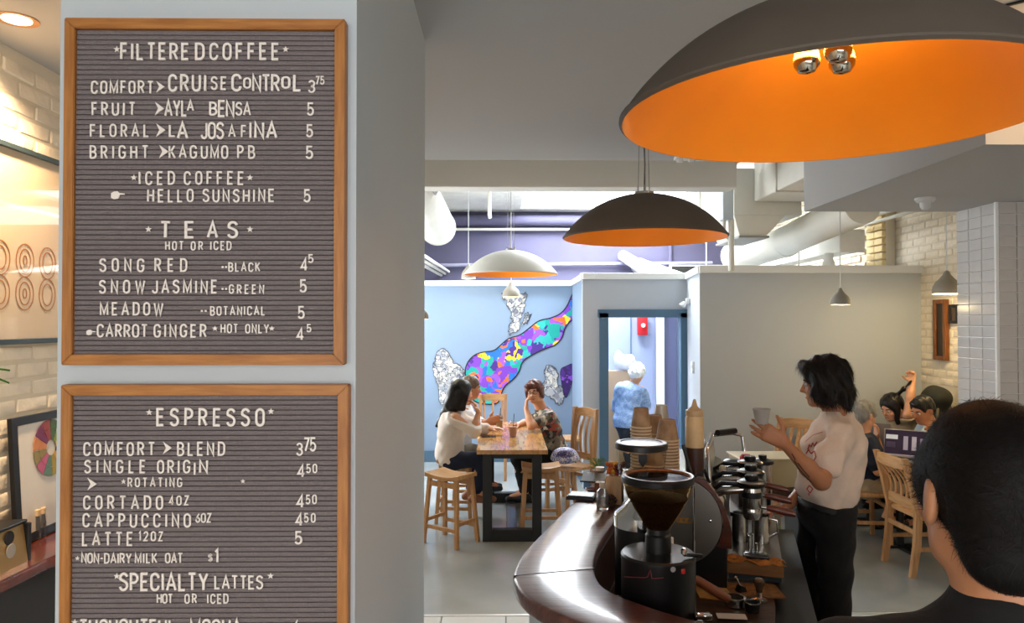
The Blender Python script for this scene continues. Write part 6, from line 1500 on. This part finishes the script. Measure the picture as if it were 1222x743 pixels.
# belt and print
def project(obj, pts, rad, name, mat, parent):
    bvh = BVHTree.FromPolygons([tuple(v.co+obj.parent.location) for v in obj.data.vertices], [tuple(p.vertices) for p in obj.data.polygons])
    P = []
    for (x, y) in pts:
        h = bvh.ray_cast(Vector((0, 0, CAMZ)), ray(x, y))
        if h[0] is not None: P.append(h[0]+h[1]*.0005-parent.location)
    if len(P) > 1: return MB().tube(P, rad, n=6).build(name, mat, parent)
m_red = M('red_print', '#b5434a', rough=.8)
for k, pts in enumerate(([(964, 536), (966, 530), (968, 533), (970, 528), (972, 532), (975, 527)], [(962, 541), (965, 536), (968, 541), (972, 538), (974, 545), (970, 552), (965, 549)], [(962, 548), (966, 556), (971, 556)], [(960, 566), (964, 572), (969, 568)], [(963, 583), (966, 579), (970, 583), (967, 588), (963, 583)], [(965, 588), (966, 591)], [(961, 527), (970, 519), (982, 515)])):
    project(shirt, [(x0+(x1-x0)*j/4, y0+(y1-y0)*j/4) for (x0, y0), (x1, y1) in zip(pts[:-1], pts[1:]) for j in range(5)], .0026 if k != 6 else .0012, 'shirt_print', m_red, root)
for pts in ([(948, 549), (953, 558), (960, 566), (968, 575)], [(952, 552), (959, 561), (966, 569)], [(945, 541), (949, 548)]):
    project(body, [(x0+(x1-x0)*j/4, y0+(y1-y0)*j/4) for (x0, y0), (x1, y1) in zip(pts[:-1], pts[1:]) for j in range(5)], .0022, 'tattoo', M('tattoo_ink', '#3a2a24', rough=.7), root)

# -- customer in the foreground, back of the head
sk2 = skinmat('skin_customer', '#b27a55')
fc = Vector((.628, .95, 1.628))
fg = dict(label='customer seen from behind in the foreground, short black hair and black T-shirt', base=Vector((.63, .95, 0)), head=(fc, (.05, 1, -.02)), neck=Vector((.63, .925, 1.515)), f=(0.02, 1, 0), chest=Vector((.63, .93, 1.30)), pelvis=Vector((.63, .95, .98)),
          arms=[(Vector((.44, .925, 1.415)), Vector((.38, .93, 1.14)), Vector((.42, 1.05, .90)), ((0, .2, -1), (1, 0, 0), (0, 1, 0)), dict(curl=(.3, .3, .35, .4))), (Vector((.82, .925, 1.415)), Vector((.88, .93, 1.14)), Vector((.84, 1.05, .90)), ((0, .2, -1), (-1, 0, 0), (0, 1, 0)), dict(curl=(.3, .3, .35, .4)))],
          legs=[(Vector((.53, .95, .92)), Vector((.53, .97, .5)), Vector((.53, .95, .09)), Vector((0, 1, 0))), (Vector((.73, .95, .92)), Vector((.73, .97, .5)), Vector((.73, .95, .09)), Vector((0, 1, 0)))],
          skin=sk2, shirt=(fabric('black_tee', '#0e0b0b'), .6, .12), trousers=(m_navy, 1.95), shoes=m_shoe, cell=.007, fold=.002, face=True, g=.008)
root, body, shirt, C, f, u, r = person(fg)
hk = M('black_hair', '#0a0706', rough=.6, spec=.25)
H = hair(root, C, r, f, u, [('e', (0, -.014, .034), (.0775, .100, .089)), ('e', (0, -.052, -.02), (.071, .057, .076), .03), ('e', (0, -.062, -.07), (.058, .035, .035), .03), ('e', (.054, .01, .012), (.02, .06, .045), .02), ('e', (-.054, .01, .012), (.02, .06, .045), .02), ('m', (0, .125, -.05), (.085, .075, .10), .012), ('m', (.086, .0, -.02), (.015, .026, .04), .008), ('m', (-.086, .0, -.02), (.015, .026, .04), .008)], hk, .005)
cr = C+u*.10-f*.045-root.location      # crown whorl
def fl(p):
    d = p-cr; return Vector((d.x*1.0+.02, d.y, d.z-.02))
strands(root, H, 22000, .020, .0012, fl, hk, lift=.06, seedv=9, droop=.3, sel=lambda c, n: c.z > (C-root.location).z-.06)
strands(root, H, 5000, .026, .0010, fl, M('brown_black_hair', '#160d0a', rough=.6, spec=.2), lift=.22, seedv=11, droop=.35, sel=lambda c, n: c.z > (C-root.location).z-.06)
strands(root, H, 5000, .012, .0009, lambda p: Vector((0, -.05, -1)), hk, lift=.04, seedv=12, sel=lambda c, n: c.z < (C-root.location).z-.075)

# -- woman in the white sweater
sk3 = skinmat('skin_light', '#d79f7c'); sk4 = skinmat('skin_warm', '#b77c5a')
S = dict(label='long-dark-haired woman in a white sweater leaning on the left of the tall table', base=Vector((at(541, 545, 6.95).x, 6.9, 0)), head=(at(551, 468, 6.8), (.85, .5, -.12)), neck=at(545, 488, 6.82), f=(1, .12, -.1), chest=at(539, 508, 6.88), pelvis=at(536, 543, 6.95),
         arms=[(at(543, 498, 6.66), at(566, 514, 6.62), at(571, 492, 6.72), ((-.35, .3, .85), (-1, .2, 0), (0, -1, 0)), dict(curl=(.6, .7, .8, .8))), (at(545, 497, 7.08), at(572, 512, 7.1), at(585, 511, 7.05), ((1, -.1, 0), (0, 0, -1), (0, -1, 0)))],
         legs=[(at(541, 549, 6.85), at(576, 548, 6.80), at(568, 588, 6.80), (1, 0, 0)), (at(541, 549, 7.05), at(576, 547, 7.05), at(560, 585, 7.05), (1, 0, 0))],
         skin=sk3, shirt=(fabric('white_sweater', '#ded3c8', var=.05), 1.6, .10), trousers=(m_navy, 1.9), shoes=M('tan_shoe', '#8a5a3c', rough=.5), shirtname='sweater', cell=.011, g=.022, fold=.003)
root, body, shirt, C, f, u, r = person(S)
hd = hairmat('dark_hair', '#120e0e')
q1 = at(533, 492, 6.85); q2 = at(521, 508, 6.86)
def loc3(p): d = Vector(p)-C; return (d.dot(r), d.dot(f), d.dot(u))
H = hair(root, C, r, f, u, CAP+[('c', (0, -.06, .0), (0, -.075, -.11), .085, .075, .03), ('c', (.05, .01, -.01), (.05, -.01, -.13), .035, .04, .03), ('c', (0, -.08, -.10), loc3(q1), .07, .05, .03), ('c', loc3(q1), loc3(q2), .05, .018, .03), FACECUT[0]], hd, .010, NZ(.003, 60))
# -- short-haired man behind her
S = dict(label='short-haired man in a white shirt half hidden behind the woman in the white sweater', base=Vector((at(548, 545, 7.65).x, 7.6, 0)), head=(at(562, 462, 7.5), (.95, .0, -.2)), neck=at(556, 481, 7.55), f=(1, -.1, 0), chest=at(551, 501, 7.6), pelvis=at(548, 535, 7.65),
         arms=[(at(556, 492, 7.4), at(572, 508, 7.35), at(582, 503, 7.35), ((1, -.1, .3), (0, 1, 0), (0, 0, 1)), dict(curl=(.6, .6, .7, .7))), (at(556, 492, 7.78), at(574, 504, 7.8), at(582, 504, 7.6), ((.9, -.5, .2), (0, -1, 0), (0, 0, 1)))],
         legs=[(at(552, 538, 7.55), at(580, 540, 7.55), at(578, 576, 7.5), (1, 0, 0)), (at(552, 538, 7.75), at(580, 540, 7.75), at(578, 573, 7.75), (1, 0, 0))],
         skin=sk4, shirt=(fabric('white_shirt', '#dfe3e8'), 1.2, .10), trousers=(fabric('olive_trousers', '#6b6455'), 1.9), shoes=m_shoe, cell=.012, g=.012)
root, body, shirt, C, f, u, r = person(S)
H = hair(root, C, r, f, u, CAP+FACECUT, hairmat('greybrown_hair', '#6a5c50'), .010, NZ(.004, 90))
# -- woman in the patterned top
def patterned(name, cols, sc): return mural_mat(name, cols, sc, .5)
S = dict(label='short-auburn-haired woman with glasses in a patterned top, chin on hand at the table', base=Vector((at(662, 545, 7.65).x, 7.25, 0)), head=(at(638, 467, 7.50), (-.30, -.95, -.06), (-.16, 0, 1)), neck=at(646, 487, 7.56), f=(-.9, -.35, -.15), chest=at(654, 507, 7.60), pelvis=at(663, 540, 7.65),
         arms=[(at(656, 497, 7.38), at(634, 508, 7.26), at(628, 488, 7.40), ((.05, .05, 1), (1, .1, 0), (0, 1, 0)), dict(curl=(.9, 1.0, 1.1, 1.1))), (at(648, 496, 7.78), at(628, 504, 7.80), at(619, 506, 7.60), ((-.8, -.5, -.1), (0, 0, -1), (0, -1, 0)))],
         legs=[(at(657, 546, 7.55), at(618, 546, 7.42), at(626, 588, 7.40), (-1, 0, 0)), (at(657, 545, 7.75), at(620, 545, 7.70), at(628, 585, 7.70), (-1, 0, 0))],
         skin=sk3, shirt=(patterned('patterned_top', ['#3c3a34', '#8f8a78', '#26241f', '#a34a34', '#6d6a5c', '#c0b8a2', '#2e2c28', '#7a7464'], 22), .55, .05), trousers=(m_blackc, 1.9), shoes=m_shoe, cell=.011, g=.010, s=1.03, brow='#4a2a1c', shirtname='blouse')
root, body, shirt, C, f, u, r = person(S)
H = hair(root, C, r, f, u, [('e', (0, -.014, .036), (.090, .106, .094)), ('e', (0, -.05, -.03), (.088, .066, .08), .03), ('e', (.074, .02, -.01), (.02, .045, .07), .02), ('e', (-.074, .02, -.01), (.02, .045, .07), .02), ('e', (.03, .078, .07), (.05, .025, .03), .02), ('m', (0, .120, -.045), (.068, .075, .092), .012)], hairmat('auburn_hair', '#5a2c1e'), .009, NZ(.003, 90))
L0 = Vector(root.location); mb = MB()
for k in (-1, 1):
    mb.tube([tuple(C+r*(k*.032+.023*math.cos(a*.5236))+f*.102+u*(.002+.017*math.sin(a*.5236))-L0) for a in range(13)], .0028, n=6)
    mb.tube([tuple(C+r*k*.055+f*.10+u*.006-L0), tuple(C+r*k*.080+f*.0+u*.004-L0)], .0022, n=6)
mb.tube([tuple(C-r*.010+f*.106+u*.004-L0), tuple(C+r*.010+f*.106+u*.004-L0)], .0025, n=6); mb.build('glasses', M('glasses_red', '#3a1418', rough=.3), root)
# -- white-haired woman in the corridor
S = dict(label='white-haired woman in a pale blue shirt bending over in the corridor beyond the doorway', base=Vector((at(748, 550, 9.3).x, 9.3, 0)), head=(at(761, 445, 9.3), (.55, .6, -.55)), neck=at(756, 458, 9.3), f=(.45, .7, -.4), chest=at(750, 472, 9.3), pelvis=at(748, 505, 9.25),
         arms=[(at(741, 464, 9.3), at(738, 488, 9.45), at(752, 492, 9.62), ((.5, .8, -.1), (0, 0, -1), (-.6, .3, 0))), (at(765, 464, 9.25), at(769, 485, 9.4), at(764, 492, 9.6), ((.1, 1, -.1), (0, 0, -1), (-.6, .3, 0)))],
         legs=[(at(744, 510, 9.25), at(748, 532, 9.3), at(750, 550, 9.25), (.4, .8, 0)), (at(755, 510, 9.25), at(760, 532, 9.3), at(762, 550, 9.25), (.4, .8, 0))],
         skin=sk3, shirt=(patterned('pale_blue_shirt', ['#7f99bf', '#8fa6c8', '#7690bb', '#9bb0d0'], 40), .9, .06), trousers=(M('charcoal_trousers', '#2a2c34', rough=.9), 1.95), shoes=m_shoe, cell=.014, g=.03, face=False, s=.95)
root, body, shirt, C, f, u, r = person(S)
H = hair(root, C, r, f, u, [('e', (0, -.02, .03), (.098, .11, .1)), ('e', (0, -.05, -.02), (.09, .07, .08), .03), FACECUT[0]], M('white_hair', '#e8e3da', rough=.8, bump=.8, bscale=60), .012, NZ(.009, 90))
# -- grey-haired man in navy at the laptop table
S = dict(label='grey-haired man in a navy T-shirt and khaki shorts sitting behind the barista, chin on hand', base=Vector((3.0, 6.27, 0)), head=(at(1032, 495, 6.27), (.9, .25, -.3)), neck=at(1030, 517, 6.27), f=(1, .05, -.2), chest=at(1033, 541, 6.27), pelvis=at(1028, 576, 6.27),
         arms=[(at(1034, 528, 6.08), at(1048, 562, 6.02), at(1072, 553, 5.98), ((1, 0, 0), (0, 0, -1), (0, 1, 0)), dict(curl=(.3, .3, .3, .3))), (at(1036, 527, 6.46), at(1052, 546, 6.5), at(1046, 521, 6.40), ((-.1, -.2, 1), (-1, 0, 0), (0, -1, 0)), dict(curl=(.7, .8, .9, .9)))],
         legs=[(at(1034, 582, 6.17), at(1072, 582, 6.1), at(1058, 617, 6.12), (1, 0, 0)), (at(1034, 580, 6.37), at(1068, 578, 6.36), at(1064, 610, 6.4), (1, 0, 0))],
         skin=sk3, shirt=(m_navy, .75, .10), trousers=(fabric('khaki_shorts', '#a39378'), .92), shoes=m_shoe, cell=.011, g=.012, brow='#5a5650')
root, body, shirt, C, f, u, r = person(S)
hg_ = hairmat('grey_hair', '#8d8a84', .6); H = hair(root, C, r, f, u, CAP+FACECUT, hg_, .009, NZ(.005, 80))
strands(root, H, 1200, .03, .004, lambda p: Vector((.4, 0, -.6)), hg_, lift=.4, seedv=5)
# -- woman stretching her arm up
S = dict(label='dark-haired woman in a beige top with one arm raised, by the partition corner', base=Vector((3.72, 6.85, 0)), head=(at(1064, 486, 6.8), (-.88, -.36, -.42)), neck=at(1075, 497, 6.85), f=(-.9, -.3, -.2), chest=at(1078, 515, 6.85), pelvis=at(1083, 552, 6.85),
         arms=[(at(1084, 494, 6.66), at(1086, 474, 6.66), at(1089, 457, 6.68), ((-.05, .1, 1), (-.7, -.7, 0), (-.7, .7, 0)), dict(curl=(1.3, 1.3, 1.3, 1.3), thumb=(.3, .9))), (at(1070, 500, 7.0), at(1062, 530, 6.98), at(1052, 522, 6.75), ((-.8, -.5, 0), (0, 0, -1), (0, -1, 0)))],
         legs=[(at(1078, 556, 6.75), at(1052, 556, 6.72), at(1052, 595, 6.72), (-1, 0, 0)), (at(1078, 556, 6.95), at(1052, 556, 6.95), at(1052, 590, 6.95), (-1, 0, 0))],
         skin=sk3, shirt=(fabric('beige_top', '#a89678'), .75, .08), trousers=(m_blackc, 1.9), shoes=m_shoe, cell=.012, g=.016)
root, body, shirt, C, f, u, r = person(S)
H = hair(root, C, r, f, u, [('e', (0, -.02, .036), (.096, .112, .098)), ('e', (0, -.05, -.04), (.09, .066, .08), .03), ('c', (-.06, .02, .0), (-.07, .06, -.12), .035, .02, .02), ('c', (.06, .0, .0), (.07, .02, -.11), .035, .02, .02), FACECUT[0], ('c', (0, -.06, .06), loc3(at(1078, 464, 6.7)), .022, .016), ('c', loc3(at(1078, 464, 6.7)), loc3(at(1088, 454, 6.66)), .016, .010)], hd, .010, NZ(.003, 70))
# -- man in the light blue shirt
S = dict(label='short-dark-haired man in a light blue shirt looking down, before the brick wall', base=Vector((3.78, 6.3, 0)), head=(at(1101, 489, 6.25), (-.92, -.32, -.38)), neck=at(1109, 504, 6.28), f=(-.95, -.2, -.1), chest=at(1112, 526, 6.3), pelvis=at(1117, 572, 6.3),
         arms=[(at(1110, 514, 6.10), at(1118, 556, 6.05), at(1098, 552, 5.98), ((-1, -.1, 0), (0, 0, -1), (0, 1, 0))), (at(1104, 514, 6.48), at(1104, 556, 6.5), at(1092, 550, 6.3), ((-1, -.3, 0), (0, 0, -1), (0, -1, 0)))],
         legs=[(at(1114, 580, 6.2), at(1096, 580, 6.15), at(1096, 622, 6.15), (-1, 0, 0)), (at(1114, 580, 6.4), at(1085, 580, 6.4), at(1085, 618, 6.4), (-1, 0, 0))],
         skin=sk4, shirt=(fabric('light_blue_shirt', '#a9bccb'), 1.8, .10), trousers=(m_navy, 1.9), shoes=m_shoe, cell=.011, g=.014)
root, body, shirt, C, f, u, r = person(S)
H = hair(root, C, r, f, u, CAP[:1]+[('e', (0, -.045, -.01), (.075, .055, .06), .03), ('e', (0, .05, .085), (.05, .035, .025), .02), ('m', (0, .118, -.012), (.08, .078, .078), .010), ('m', (.085, .02, -.03), (.03, .05, .05), .01), ('m', (-.085, .02, -.03), (.03, .05, .05), .01)], hd, .007, NZ(.003, 80))
